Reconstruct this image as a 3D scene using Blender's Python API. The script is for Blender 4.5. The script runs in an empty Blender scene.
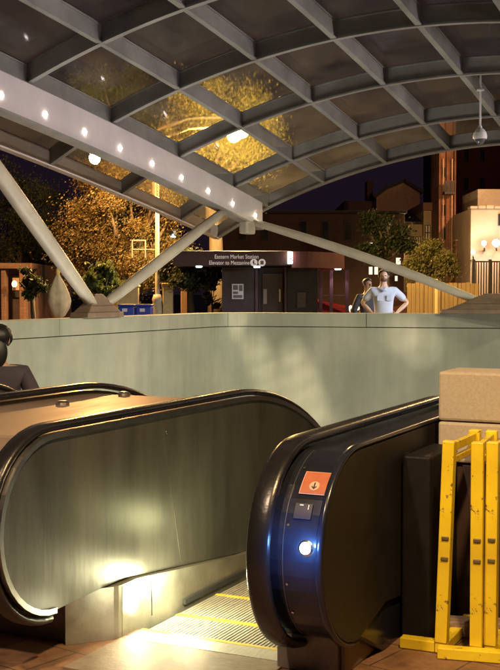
import bpy, bmesh, math, random
from mathutils import Vector, Matrix
random.seed(7)
PI = math.pi; R = math.radians
scene = bpy.context.scene
COL = scene.collection

# ------------------------------------------------------------------ helpers
YAW = R(25.6); F = 1150.0; TH = math.atan(44/1150.0); EYE = 1.5
def at(px, py, d):
    """real-world point seen at photo pixel (px,py) at horizontal depth d metres"""
    X = (px-250)/F; U = (335-py)/F; c, s = math.cos(TH), math.sin(TH)
    r = (X, c+U*s, -s+U*c); k = d/r[1]
    x, y, z = r[0]*k, d, r[2]*k
    return Vector((x*math.cos(YAW)-y*math.sin(YAW), x*math.sin(YAW)+y*math.cos(YAW), z+EYE))
def gnd(px, d, z=0.0):
    p = at(px, 300, d); return Vector((p.x, p.y, z))

MATS = {}
def mat(name, base=(.5,.5,.5), rough=.6, metal=0., emit=None, es=1., var=.0, vscale=6., bump=0., bscale=40., col2=None, stretch=None, spec=.5, coat=0.):
    if name in MATS: return MATS[name]
    m = bpy.data.materials.new(name); m.use_nodes = True; nt = m.node_tree; N = nt.nodes; L = nt.links
    b = N['Principled BSDF']; b.inputs['Base Color'].default_value = (*base, 1)
    b.inputs['Roughness'].default_value = rough; b.inputs['Metallic'].default_value = metal
    b.inputs['Specular IOR Level'].default_value = spec
    b.inputs['Coat Weight'].default_value = coat
    tc = N.new('ShaderNodeTexCoord'); mp = N.new('ShaderNodeMapping'); L.new(tc.outputs['Object'], mp.inputs['Vector'])
    if stretch: mp.inputs['Scale'].default_value = stretch
    if var > 0 or col2:
        n = N.new('ShaderNodeTexNoise'); n.inputs['Scale'].default_value = vscale; n.inputs['Detail'].default_value = 6; n.inputs['Roughness'].default_value = .65
        L.new(mp.outputs['Vector'], n.inputs['Vector'])
        cr = N.new('ShaderNodeValToRGB'); cr.color_ramp.elements[0].position = .32; cr.color_ramp.elements[1].position = .68
        c2 = col2 or tuple(min(1, c*(1+var)) for c in base); c1 = base if col2 else tuple(c*(1-var) for c in base)
        cr.color_ramp.elements[0].color = (*c1, 1); cr.color_ramp.elements[1].color = (*c2, 1)
        L.new(n.outputs['Fac'], cr.inputs['Fac']); L.new(cr.outputs['Color'], b.inputs['Base Color'])
        mr = N.new('ShaderNodeMapRange'); mr.inputs['To Min'].default_value = max(.03, rough*.75); mr.inputs['To Max'].default_value = min(1, rough*1.3)
        L.new(n.outputs['Fac'], mr.inputs['Value']); L.new(mr.outputs['Result'], b.inputs['Roughness'])
    if bump > 0:
        n2 = N.new('ShaderNodeTexNoise'); n2.inputs['Scale'].default_value = bscale; n2.inputs['Detail'].default_value = 5
        L.new(mp.outputs['Vector'], n2.inputs['Vector'])
        bp = N.new('ShaderNodeBump'); bp.inputs['Strength'].default_value = bump; bp.inputs['Distance'].default_value = .01
        L.new(n2.outputs['Fac'], bp.inputs['Height']); L.new(bp.outputs['Normal'], b.inputs['Normal'])
    if emit:
        b.inputs['Emission Color'].default_value = (*emit, 1); b.inputs['Emission Strength'].default_value = es
    MATS[name] = m; return m

def tag(o, label=None, cat=None, group=None, kind=None):
    if label: o['label'] = label
    if cat: o['category'] = cat
    if group: o['group'] = group
    if kind: o['kind'] = kind
    return o
def thing(name, label, cat, loc=(0,0,0), rz=0, group=None):
    o = bpy.data.objects.new(name, None); COL.objects.link(o); o.empty_display_size = .2
    o.location = loc; o.rotation_euler = (0, 0, rz); return tag(o, label, cat, group)
def obj(name, bm, m, parent=None, smooth=False, bevel=0., local=False):
    """mesh object; vertices in world space unless local (then in the parent's space)"""
    bmesh.ops.recalc_face_normals(bm, faces=bm.faces)
    me = bpy.data.meshes.new(name); bm.to_mesh(me); bm.free()
    for k in (m if isinstance(m, (list, tuple)) else [m]): me.materials.append(k)
    if smooth:
        for p in me.polygons: p.use_smooth = True
    o = bpy.data.objects.new(name, me); COL.objects.link(o)
    if parent:
        o.parent = parent
        if not local:
            par = parent; M = Matrix.Identity(4)
            while par is not None:
                M = (Matrix.Translation(par.location) @ par.rotation_euler.to_matrix().to_4x4()) @ M; par = par.parent
            if M != Matrix.Identity(4): me.transform(M.inverted())
    if bevel > 0:
        b = o.modifiers.new('Bevel', 'BEVEL'); b.width = bevel; b.segments = 2; b.limit_method = 'ANGLE'; b.angle_limit = R(40)
    if smooth == 'auto':
        bev = o.modifiers.new('Bevel', 'BEVEL') if False else None
    return o
def BM(): return bmesh.new()
def box(bm, c, s, rz=0, M=None):
    v = bmesh.ops.create_cube(bm, size=1)['verts']
    T = (M or Matrix.Identity(4)) @ Matrix.Translation(Vector(c)) @ Matrix.Rotation(rz, 4, 'Z') @ Matrix.Diagonal((s[0], s[1], s[2], 1))
    bmesh.ops.transform(bm, matrix=T, verts=v); return v
def box2(bm, a, b):
    a, b = Vector(a), Vector(b); return box(bm, (a+b)/2, (abs(b.x-a.x), abs(b.y-a.y), abs(b.z-a.z)))
def bar(bm, a, b, w, h, up=(0,0,1)):
    a, b = Vector(a), Vector(b); d = b-a; L = d.length; y = d.normalized(); x = y.cross(Vector(up)).normalized(); z = x.cross(y)
    v = bmesh.ops.create_cube(bm, size=1)['verts']
    M = Matrix((x, y, z)).transposed().to_4x4(); M.translation = (a+b)/2
    bmesh.ops.transform(bm, matrix=M @ Matrix.Diagonal((w, L, h, 1)), verts=v)
def tube(bm, pts, rads, n=12, cap=True, squash=1.0):
    pts = [Vector(p) for p in pts]
    if not isinstance(rads, (list, tuple)): rads = [rads]*len(pts)
    rings = []; ref = Vector((0, 0, 1))
    for i, p in enumerate(pts):
        d = (pts[min(i+1, len(pts)-1)]-pts[max(i-1, 0)]).normalized()
        u = ref if abs(d.dot(ref)) < .95 else Vector((1, 0, 0))
        x = d.cross(u).normalized(); y = x.cross(d)
        rings.append([bm.verts.new(p + x*math.cos(2*PI*k/n)*rads[i] + y*math.sin(2*PI*k/n)*rads[i]*squash) for k in range(n)])
    for a, b in zip(rings, rings[1:]):
        for k in range(n): bm.faces.new((a[k], a[(k+1)%n], b[(k+1)%n], b[k]))
    if cap: bm.faces.new(rings[0][::-1]); bm.faces.new(rings[-1])
def sweep(bm, path, prof, xdir=Vector((1,0,0)), cap=True):
    """sweep a profile (list of (x, n)) along a path that lies in a plane with normal xdir"""
    path = [Vector(p) for p in path]; rings = []
    for i, p in enumerate(path):
        d = (path[min(i+1, len(path)-1)]-path[max(i-1, 0)]).normalized()
        nrm = xdir.cross(d).normalized()
        rings.append([bm.verts.new(p + xdir*a + nrm*b) for a, b in prof])
    m = len(prof)
    for a, b in zip(rings, rings[1:]):
        for k in range(m): bm.faces.new((a[k], a[(k+1)%m], b[(k+1)%m], b[k]))
    if cap: bm.faces.new(rings[0][::-1]); bm.faces.new(rings[-1])
def prism(bm, poly, x0, x1):
    """extrude a (y,z) polygon from x0 to x1"""
    a = [bm.verts.new((x0, y, z)) for y, z in poly]; b = [bm.verts.new((x1, y, z)) for y, z in poly]; n = len(poly)
    for i in range(n): bm.faces.new((a[i], a[(i+1)%n], b[(i+1)%n], b[i]))
    bm.faces.new(a[::-1]); bm.faces.new(b)
def lathe(bm, c, prof, n=20, M=None):
    rings = [[bm.verts.new(Vector(c)+Vector((r*math.cos(2*PI*k/n), r*math.sin(2*PI*k/n), z))) for k in range(n)] for r, z in prof]
    for a, b in zip(rings, rings[1:]):
        for k in range(n): bm.faces.new((a[k], a[(k+1)%n], b[(k+1)%n], b[k]))
    bm.faces.new(rings[0][::-1]); bm.faces.new(rings[-1])
def light(name, kind, loc, energy, color, radius=.05, parent=None, target=None, spot=None, blend=.5, size=None):
    l = bpy.data.lights.new(name, kind); l.energy = energy; l.color = color
    if kind == 'AREA': l.size = size or .3
    else: l.shadow_soft_size = radius
    if kind == 'SPOT': l.spot_size = spot; l.spot_blend = blend
    o = bpy.data.objects.new(name, l); COL.objects.link(o); o.location = loc
    if target is not None: o.rotation_euler = (Vector(target)-Vector(loc)).to_track_quat('-Z', 'Y').to_euler()
    return o

# ------------------------------------------------------------------ materials
steel   = mat('painted_steel', (.26,.255,.24), .45, 0., var=.28, vscale=1.6, bump=.05, bscale=25)
girderm = mat('girder_paint', (.72,.66,.66), .42, 0., var=.07, vscale=2.5, bump=.05, bscale=20)
rubber  = mat('handrail_rubber', (.012,.011,.012), .28, var=.2, vscale=8, bump=.08, bscale=60)
bronze  = mat('bronze_deck', (.33,.25,.19), .48, .55, var=.16, vscale=7, stretch=(1,.25,1), bump=.12, bscale=30)
panelm  = mat('brushed_panel', (.115,.112,.095), .36, .5, var=.32, vscale=3.2, stretch=(1,1.6,.35), bump=.10, bscale=14)
trimm   = mat('trim_steel', (.62,.60,.54), .3, 1., var=.12, vscale=12)
skirtm  = mat('skirt_steel', (.42,.41,.35), .42, .8, var=.25, vscale=5, bump=.12, bscale=24)
darkm   = mat('dark_enamel', (.016,.018,.028), .22, .2, var=.3, vscale=5, bump=.06, bscale=14)
darkside= mat('dark_cladding', (.018,.016,.017), .5, .1, spec=.25, var=.3, vscale=4, bump=.1, bscale=12)
basem   = mat('base_plinth', (.16,.13,.11), .5, .4, var=.35, vscale=7, bump=.1)
yellowp = mat('yellow_paint', (.86,.66,.02), .42, 0., bump=.12, bscale=35, coat=.2)
def worn(m, chip):
    nt = m.node_tree; N = nt.nodes; L = nt.links; b = N['Principled BSDF']; tc = [n for n in N if n.type == 'TEX_COORD'][0]
    n = N.new('ShaderNodeTexNoise'); n.inputs['Scale'].default_value = 26; n.inputs['Detail'].default_value = 9; n.inputs['Roughness'].default_value = .7; L.new(tc.outputs['Object'], n.inputs['Vector'])
    n2 = N.new('ShaderNodeTexNoise'); n2.inputs['Scale'].default_value = 3.5; n2.inputs['Detail'].default_value = 5; L.new(tc.outputs['Object'], n2.inputs['Vector'])
    cr = N.new('ShaderNodeValToRGB'); cr.color_ramp.elements[0].position = .60; cr.color_ramp.elements[1].position = .63; L.new(n.outputs['Fac'], cr.inputs['Fac'])
    c2 = N.new('ShaderNodeValToRGB'); base = b.inputs['Base Color'].default_value; c2.color_ramp.elements[0].position = .35; c2.color_ramp.elements[1].position = .6
    c2.color_ramp.elements[0].color = (base[0]*.78, base[1]*.72, base[2], 1); c2.color_ramp.elements[1].color = tuple(base); L.new(n2.outputs['Fac'], c2.inputs['Fac'])
    mx = N.new('ShaderNodeMixRGB'); L.new(cr.outputs['Color'], mx.inputs['Fac']); L.new(c2.outputs['Color'], mx.inputs['Color1']); mx.inputs['Color2'].default_value = (*chip, 1); L.new(mx.outputs['Color'], b.inputs['Base Color'])
worn(yellowp, (.20,.11,.04))
blackm  = mat('black_gap', (.012,.011,.012), .6)

def concrete():
    m = bpy.data.materials.new('wall_concrete'); m.use_nodes = True; nt = m.node_tree; N = nt.nodes; L = nt.links
    b = N['Principled BSDF']; b.inputs['Roughness'].default_value = .75
    tc = N.new('ShaderNodeTexCoord')
    n1 = N.new('ShaderNodeTexNoise'); n1.inputs['Scale'].default_value = 1.1; n1.inputs['Detail'].default_value = 8; n1.inputs['Roughness'].default_value = .6
    mp = N.new('ShaderNodeMapping'); mp.inputs['Scale'].default_value = (2.4, 2.4, .28); L.new(tc.outputs['Object'], mp.inputs['Vector'])
    n2 = N.new('ShaderNodeTexNoise'); n2.inputs['Scale'].default_value = 2.2; n2.inputs['Detail'].default_value = 7; L.new(mp.outputs['Vector'], n2.inputs['Vector'])
    n3 = N.new('ShaderNodeTexNoise'); n3.inputs['Scale'].default_value = 55; n3.inputs['Detail'].default_value = 4
    L.new(tc.outputs['Object'], n1.inputs['Vector']); L.new(tc.outputs['Object'], n3.inputs['Vector'])
    c1 = N.new('ShaderNodeValToRGB'); c1.color_ramp.elements[0].position = .3; c1.color_ramp.elements[1].position = .7
    c1.color_ramp.elements[0].color = (.27,.285,.215,1); c1.color_ramp.elements[1].color = (.40,.38,.30,1); L.new(n1.outputs['Fac'], c1.inputs['Fac'])
    c2 = N.new('ShaderNodeValToRGB'); c2.color_ramp.elements[0].position = .36; c2.color_ramp.elements[1].position = .62
    c2.color_ramp.elements[0].color = (.80,.77,.72,1); c2.color_ramp.elements[1].color = (1,1,1,1); L.new(n2.outputs['Fac'], c2.inputs['Fac'])
    mx = N.new('ShaderNodeMixRGB'); mx.blend_type = 'MULTIPLY'; mx.inputs['Fac'].default_value = .55
    L.new(c1.outputs['Color'], mx.inputs['Color1']); L.new(c2.outputs['Color'], mx.inputs['Color2']); L.new(mx.outputs['Color'], b.inputs['Base Color'])
    bp = N.new('ShaderNodeBump'); bp.inputs['Strength'].default_value = .25; bp.inputs['Distance'].default_value = .01
    L.new(n3.outputs['Fac'], bp.inputs['Height']); L.new(bp.outputs['Normal'], b.inputs['Normal'])
    return m
concm = concrete()

def glassmat():
    m = bpy.data.materials.new('canopy_glass'); m.use_nodes = True; nt = m.node_tree; N = nt.nodes; L = nt.links
    N.remove(N['Principled BSDF']); out = N['Material Output']
    tr = N.new('ShaderNodeBsdfTransparent'); tr.inputs['Color'].default_value = (.88,.88,.86,1)
    rf = N.new('ShaderNodeBsdfRefraction'); rf.inputs['IOR'].default_value = 1.01; rf.inputs['Roughness'].default_value = .17; rf.inputs['Color'].default_value = (.88,.87,.82,1)
    tm = N.new('ShaderNodeMixShader'); tm.inputs['Fac'].default_value = .72; L.new(tr.outputs[0], tm.inputs[1]); L.new(rf.outputs[0], tm.inputs[2])
    gl = N.new('ShaderNodeBsdfGlossy'); gl.inputs['Roughness'].default_value = .08; gl.inputs['Color'].default_value = (.55,.55,.62,1)
    df = N.new('ShaderNodeBsdfDiffuse'); df.inputs['Color'].default_value = (.42,.40,.38,1)
    tl = N.new('ShaderNodeBsdfTranslucent'); tl.inputs['Color'].default_value = (.55,.52,.45,1)
    ad = N.new('ShaderNodeMixShader'); ad.inputs['Fac'].default_value = .6; L.new(df.outputs[0], ad.inputs[1]); L.new(tl.outputs[0], ad.inputs[2])
    tc = N.new('ShaderNodeTexCoord'); n = N.new('ShaderNodeTexNoise'); n.inputs['Scale'].default_value = 1.1; n.inputs['Detail'].default_value = 8; n.inputs['Roughness'].default_value = .62
    L.new(tc.outputs['Object'], n.inputs['Vector'])
    mr = N.new('ShaderNodeMapRange'); mr.inputs['From Min'].default_value = .3; mr.inputs['From Max'].default_value = .75; mr.inputs['To Min'].default_value = .06; mr.inputs['To Max'].default_value = .34
    L.new(n.outputs['Fac'], mr.inputs['Value'])
    m1 = N.new('ShaderNodeMixShader'); L.new(mr.outputs['Result'], m1.inputs['Fac']); L.new(tm.outputs[0], m1.inputs[1]); L.new(ad.outputs[0], m1.inputs[2])
    lw = N.new('ShaderNodeLayerWeight'); lw.inputs['Blend'].default_value = .5
    pw = N.new('ShaderNodeMath'); pw.operation = 'POWER'; pw.inputs[1].default_value = 4.0; L.new(lw.outputs['Facing'], pw.inputs[0])
    fr = N.new('ShaderNodeMath'); fr.operation = 'MULTIPLY_ADD'; fr.inputs[1].default_value = .34; fr.inputs[2].default_value = .03; L.new(pw.outputs[0], fr.inputs[0])
    m2 = N.new('ShaderNodeMixShader'); L.new(fr.outputs[0], m2.inputs['Fac']); L.new(m1.outputs[0], m2.inputs[1]); L.new(gl.outputs[0], m2.inputs[2])
    L.new(m2.outputs[0], out.inputs['Surface']); return m
glassm = glassmat()

def pavermat():
    m = bpy.data.materials.new('paver_floor'); m.use_nodes = True; nt = m.node_tree; N = nt.nodes; L = nt.links
    b = N['Principled BSDF']; tc = N.new('ShaderNodeTexCoord')
    br = N.new('ShaderNodeTexBrick'); br.inputs['Scale'].default_value = 1.; br.inputs['Brick Width'].default_value = .3; br.inputs['Row Height'].default_value = .3
    br.offset = .5; br.inputs['Mortar Size'].default_value = .004; br.inputs['Color1'].default_value = (.22,.115,.06,1); br.inputs['Color2'].default_value = (.28,.15,.08,1); br.inputs['Mortar'].default_value = (.07,.05,.04,1)
    mp = N.new('ShaderNodeMapping'); mp.inputs['Rotation'].default_value = (0, 0, R(12)); L.new(tc.outputs['Object'], mp.inputs['Vector']); L.new(mp.outputs['Vector'], br.inputs['Vector'])
    n = N.new('ShaderNodeTexNoise'); n.inputs['Scale'].default_value = 9; n.inputs['Detail'].default_value = 8; n.inputs['Roughness'].default_value = .7; L.new(tc.outputs['Object'], n.inputs['Vector'])
    cr = N.new('ShaderNodeValToRGB'); cr.color_ramp.elements[0].position = .33; cr.color_ramp.elements[0].color = (.35,.32,.30,1); cr.color_ramp.elements[1].position = .62; cr.color_ramp.elements[1].color = (1,1,1,1)
    L.new(n.outputs['Fac'], cr.inputs['Fac'])
    mx = N.new('ShaderNodeMixRGB'); mx.blend_type = 'MULTIPLY'; mx.inputs['Fac'].default_value = .8; L.new(br.outputs['Color'], mx.inputs['Color1']); L.new(cr.outputs['Color'], mx.inputs['Color2']); L.new(mx.outputs['Color'], b.inputs['Base Color'])
    mr = N.new('ShaderNodeMapRange'); mr.inputs['To Min'].default_value = .35; mr.inputs['To Max'].default_value = .8; L.new(n.outputs['Fac'], mr.inputs['Value']); L.new(mr.outputs['Result'], b.inputs['Roughness'])
    bp = N.new('ShaderNodeBump'); bp.inputs['Strength'].default_value = .4; bp.inputs['Distance'].default_value = .004; L.new(n.outputs['Fac'], bp.inputs['Height']); L.new(bp.outputs['Normal'], b.inputs['Normal'])
    return m
paverm = pavermat()
asphalt = mat('asphalt', (.05,.05,.052), .8, var=.25, vscale=20, bump=.3, bscale=90)

# ------------------------------------------------------------------ ground (one sheet with the escalator pit cut out)
PX0, PX1, PY0 = -8.66, -1.56, 5.6
ESC_X0 = -4.98
bm = BM()
def quad(bm, pts): return bm.faces.new([bm.verts.new(p) for p in pts])
B = 400
yl = lambda x: 17.14 + (x+8.66)*.2       # line of the end wall
# front strip, left, right, back
quad(bm, [(-B,-B,0),(B,-B,0),(B,4.335,0),(-B,4.335,0)])
quad(bm, [(-B,4.335,0),(-8.7,4.335,0),(-8.7,yl(-8.66),0),(-B,yl(-8.66),0)])
quad(bm, [(-8.7,4.335,0),(ESC_X0,4.335,0),(ESC_X0,5.6,0),(-8.7,5.6,0)])
quad(bm, [(-1.58,4.335,0),(B,4.335,0),(B,yl(-1.56),0),(-1.58,yl(-1.56),0)])
tag(obj('ground', bm, paverm), kind='structure')
farm = mat('plaza_concrete', (.10,.10,.11), .85, var=.2, vscale=.8, bump=.2, bscale=30)
bm = BM(); bm.faces.new([bm.verts.new(p) for p in [(-B,yl(-8.66),0),(-8.7,yl(-8.66),0),(-1.58,yl(-1.56),0),(B,yl(-1.56),0),(B,B,0),(-B,B,0)]])
tag(obj('pavement', bm, farm), kind='structure')
bm = BM(); quad(bm, [(-9,5,-4.6),(-1,5,-4.6),(-1,20,-4.6),(-9,20,-4.6)]); tag(obj('floor', bm, mat('pit_floor',(.10,.09,.08),.7,var=.2)), kind='structure')
# street beyond the pit, 4 mm above the paving, and a kerb
sm = Matrix.Translation(gnd(250, 44)) @ Matrix.Rotation(YAW, 4, 'Z')
bm = BM(); box(bm, (0,0,.002), (160,9,.004), M=sm); tag(obj('road', bm, asphalt), kind='structure')
bm = BM(); box(bm, (0,-4.7,.06), (160,.3,.12), M=sm); box(bm, (0,4.7,.06), (160,.3,.12), M=sm); tag(obj('kerb', bm, mat('kerb_stone',(.3,.29,.27),.8,var=.15)), kind='structure')

# ------------------------------------------------------------------ parapet wall round the pit
WT = 1.14
def wallpath():
    pts = [(-8.66, 5.4), (-8.66, 16.55)]
    for k in range(1, 9):
        t = k/9; a, b, c = Vector((-8.66,16.55)), Vector((-8.66,17.14)), Vector((-8.05,17.262))
        p = a*(1-t)**2 + b*2*t*(1-t) + c*t*t; pts.append((p.x, p.y))
    pts += [(-8.05, 17.262), (-1.2, yl(-1.2))]
    return [Vector((x, y, 0)) for x, y in pts]
def wallstrip(bm, path, inner, outer, z0, z1):
    """vertical slab following the path; inner side offsets towards the pit"""
    rings = []
    for i, p in enumerate(path):
        d = (path[min(i+1, len(path)-1)]-path[max(i-1, 0)]).normalized(); n = Vector((-d.y, d.x, 0))  # outward (left of travel)
        rings.append([bm.verts.new(p - n*inner + Vector((0,0,z0))), bm.verts.new(p + n*outer + Vector((0,0,z0))),
                      bm.verts.new(p + n*outer + Vector((0,0,z1))), bm.verts.new(p - n*inner + Vector((0,0,z1)))])
    for a, b in zip(rings, rings[1:]):
        for k in range(4): bm.faces.new((a[k], a[(k+1)%4], b[(k+1)%4], b[k]))
    bm.faces.new(rings[0][::-1]); bm.faces.new(rings[-1])
wall = thing('parapet_wall', 'pale greenish concrete parapet wall round the far sides of the escalator pit', 'wall', (-8.66, 17.1, 0))
wp = wallpath()
bm = BM(); wallstrip(bm, wp, 0, .3, -4.6, WT-.235); obj('wall_face', bm, concm, wall)
bm = BM(); wallstrip(bm, wp, -.012, .3, WT-.235, WT-.222); obj('joint', bm, blackm, wall)
# coping in separate stones along the wall
def sub(path, s0, s1):
    L = [0]
    for a, b in zip(path, path[1:]): L.append(L[-1]+(b-a).length)
    def P(s):
        for i in range(len(path)-1):
            if s <= L[i+1] + 1e-6: return path[i].lerp(path[i+1], (s-L[i])/(L[i+1]-L[i]))
        return path[-1]
    return [P(s0)] + [path[i] for i in range(len(path)) if s0+1e-3 < L[i] < s1-1e-3] + [P(s1)], L[-1]
tot = sub(wp, 0, .1)[1]; s = 0; k = 0
while s < tot-.3:
    e = min(s+2.32, tot)
    bm = BM(); wallstrip(bm, sub(wp, s+.004, e-.004)[0], .006, .31, WT-.222, WT); obj('coping', bm, concm, wall, bevel=.006)
    s = e

# right-hand side wall of the pit: dark steel cladding under a granite block
graniteM = mat('granite', (.47,.41,.32), .7, col2=(.38,.325,.25), vscale=60, bump=.12, bscale=120)
pier = thing('side_wall', 'black clad side wall with a tan granite block on top behind the yellow barricade', 'wall', (-.6, 5.2, 0))
clad = mat('black_cladding',(.012,.010,.011),.6,spec=.2,var=.3,vscale=3,bump=.08)
bm = BM(); box2(bm, (-1.524,4.68,.002), (-1.40,5.118,.80)); obj('end_panel', bm, clad, pier, bevel=.01)
bm = BM(); box2(bm, (-1.50,5.122,.002), (1.4,5.40,.714)); box2(bm, (-1.52,5.402,.002), (-1.3,12,.60)); box2(bm, (-1.52, 5.6, -4.6), (-1.3, 19, -.004)); obj('cladding', bm, mat('brown_cladding',(.05,.028,.022),.6,var=.35,vscale=4,bump=.1), pier, bevel=.01)
for (x0, x1) in ((-1.49, -1.046), (-1.040, .2), (.206, 1.4)):
    for (z0, z1) in ((.72,.903), (.909,1.133)):
        bm = BM(); box2(bm, (x0,5.10,z0), (x1,5.42,z1)); obj('granite_block', bm, graniteM, pier, bevel=.012)

# ------------------------------------------------------------------ escalators
def stad(y0, r, zc, n=18):
    """nose semicircle from bottom to top, nose at y0"""
    return [(y0+r-r*math.cos(a)*1.0, zc-r*math.sin(a)) for a in [PI/2 - PI*k/n for k in range(n+1)]]
KNEE = 5.45
def rail(z, y, knee=KNEE):
    """height of a line that is level at z and bends down to 30 degrees past the knee"""
    rad = 2.3
    t = y-knee
    if t <= 0: return z
    if t < rad*.5: return z - (rad - math.sqrt(rad*rad-t*t))
    tt = rad*.5; return z - (rad-math.sqrt(rad*rad-tt*tt)) - (t-tt)*math.tan(R(30))
YEND = 13.0
def sidepath(y0, zb, zt, off=0, knee=None):
    knee = knee or (5.95 if zb < .2 else KNEE)
    r = (zt-zb)/2; zc = (zt+zb)/2
    p = [(y0+r-(r+off)*math.cos(a), zc+(r+off)*math.sin(a)) for a in [-PI/2+PI*k/20 for k in range(21)]]
    y = y0+r+.1
    while y < YEND:
        # offset along the normal
        s = (rail(zt, y+.01, knee)-rail(zt, y, knee))/.01; L = math.hypot(1, s)
        p.append((y - s/L*off*1.0, rail(zt, y, knee)+off/L)); y += .12
    return p
def lowline(y):
    base = .235 if y < 4.3 else .235-(y-4.3)*.11
    if y > 5.45: base = .108 + (rail(0, y, 5.45))
    return base
def steps_z(y): return rail(0, y, 5.3)
def side_panel(bm, x0, x1, y0, zb, zt):
    top = sidepath(y0, zb, zt)
    low = []; y = YEND-.1
    while y > y0+(zt-zb)/2+.15: low.append((y, lowline(y) if zb > .2 else lowline(y)-.0)); y -= .2
    prism(bm, top + low, x0, x1)
HRP = [(-.036,-.004),(-.040,.010),(-.034,.022),(-.020,.028),(.020,.028),(.034,.022),(.040,.010),(.036,-.004)]
def handrail(bm, x, y0, zb, zt, off=.012, w=1.0):
    p = sidepath(y0, zb, zt, off)
    sweep(bm, [Vector((x, y, z)) for y, z in p], [(a*w, b) for a, b in HRP])

E1 = thing('escalator', 'nearer down escalator with lit yellow edged steps between two black handrails', 'escalator', (-2.2, 4.3, 0))
E2 = thing('escalator', 'escalator at the left edge, mostly hidden behind the wide tan deck', 'escalator', (-4.25, 4.3, 0))
stepm = mat('step_metal', (.46,.43,.36), .5, .3, var=.2, vscale=14, stretch=(6,1,1), bump=.2, bscale=60)
platem = mat('plate_metal', (.26,.20,.14), .62, .2, var=.3, vscale=9, bump=.2, bscale=50)
yel = mat('step_yellow', (.75,.52,.05), .5, var=.2, vscale=20)
def step_run(E, xa, xb, n0=0):
    ys = [4.345, 4.65]
    while ys[-1] < 11.5: ys.append(ys[-1]+.40)
    for i in range(1, len(ys)):
        a, b = ys[i-1], ys[i]
        z = min(0.0, steps_z(b)) - .006 if i > 1 else -.006
        if b < 5.3: z = -.006
        bm = BM(); nr = 40; w = (xb-xa)
        box2(bm, (xa,a+.003,z-.26), (xb,b-.003,z-.012))
        for k in range(nr): box2(bm, (xa+w*(k+.2)/nr, a+.012, z-.0121), (xa+w*(k+.75)/nr, b-.030, z))
        o = obj('step', bm, stepm, E)
        bm = BM(); box2(bm, (xa, b-.028, z-.0119), (xb, b-.003, z+.001)); box2(bm, (xa, a+.004, z-.0119), (xb, a+.010, z+.0005)) if i > 1 else None
        obj('yellow_edge', bm, yel, o)
step_run(E1, -2.60, -1.86); step_run(E2, -4.66, -3.82)
# landing plates and combs
for E, xa, xb in ((E1, -2.60, -1.86), (E2, -4.66, -3.82)):
    bm = BM(); box2(bm, (xa-.02, 3.75, .001), (xb+.02, 4.18, .008))
    obj('landing_plate', bm, platem, E)
    bm = BM(); box2(bm, (xa, 4.184, .001), (xb, 4.305, .009)); obj('comb_plate', bm, stepm, E)
    bm = BM(); box2(bm, (xa, 4.307, .001), (xb, 4.333, .0095)); obj('comb_edge', bm, yel, E)
# well under the landing
# left balustrade block of the near escalator (x -2.63 .. -3.75)
bm = BM(); side_panel(bm, -2.668, -2.72, 3.41, .225, .93); lp = obj('side_panel', bm, panelm, E1)
# thin bright edge trim round the nose of the panel
bm = BM(); p = sidepath(3.41, .225, .93, -.004); sweep(bm, [Vector((-2.664, y, z)) for y, z in p], [(-.012,-.010),(-.012,.012),(.010,.012),(.010,-.010)]); obj('edge_trim', bm, trimm, lp)
# vertical seam and screw
bm = BM(); bar(bm, (-2.6675, 4.62, .90), (-2.6675, 4.80, .20), .004, .003, up=(1,0,0)); obj('seam', bm, panelm, lp)
bm = BM(); lathe(bm, (0,0,0), [(.010,0),(.010,.004),(.004,.006)], 10); bmesh.ops.transform(bm, matrix=Matrix.Translation((-2.664,4.66,.84)) @ Matrix.Rotation(R(90),4,'Y'), verts=bm.verts); obj('screw', bm, trimm, lp)
# skirt: lower steel panel, with dark rubber brush line and base
def skirt(E, x0, x1, yf):
    bm = BM(); top = [(yf, .228)]; y = yf+.12
    while y < YEND: top.append((y, lowline(y)-.003)); y += .15
    low = [(y_, (rail(0, y_, 5.3) if y_ > 5.3 else 0)-.35 if y_ > 4.33 else .0) for y_ in [YEND-.1]+[YEND-.1-.2*k for k in range(1, 60)] if y_ > yf+.02]
    prism(bm, top + low + [(yf, 0.0)], x0, x1); return obj('skirt', bm, skirtm, E)
skirt(E1, -2.632, -2.72, 4.214)
bm = BM(); 
sp = [Vector((-2.628, 4.75+.12*k, (rail(0, 4.75+.12*k, 5.3)) + .022)) for k in range(60)]
sweep(bm, sp, [(-.006,-.012),(-.006,.012),(.012,.012),(.012,-.012)]); obj('skirt_brush', bm, mat('brush',(.03,.03,.03),.7), E1)
# seams in the skirt
bm = BM(); box2(bm, (-2.633,4.46,.03), (-2.6305,4.466,.212)); obj('seam', bm, blackm, E1)
# nose body + deck between the two handrails
bm = BM(); pts = sidepath(3.47, .26, .93, -.02); low = [(YEND-.2, -4.0), (4.4, .1), (4.2,.24)]
prism(bm, pts+low, -2.722, -3.70); obj('deck', bm, bronze, E1, bevel=.0)
bm = BM(); prism(bm, [(4.04,.002),(4.04,.215),(4.2,.215),(YEND,-3.6),(YEND,-4.3),(4.4,-.3)], -2.790, -3.70); obj('base', bm, basem, E1)
bm = BM()
pl_ = [(-2.633,4.212),(-2.636,4.19),(-2.645,4.165),(-2.785,4.005),(-2.80,4.045),(-2.70,4.212)]
a_ = [bm.verts.new((x,y,.001)) for x, y in pl_]; c_ = [bm.verts.new((x,y,.229)) for x, y in pl_]
for k in range(6): bm.faces.new((a_[k], a_[(k+1)%6], c_[(k+1)%6], c_[k]))
bm.faces.new(a_[::-1]); bm.faces.new(c_); obj('skirt_end', bm, skirtm, E1)
bm = BM(); handrail(bm, -2.715, 3.41, .215, .93, .016); obj('handrail', bm, rubber, E1, smooth=True)
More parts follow.
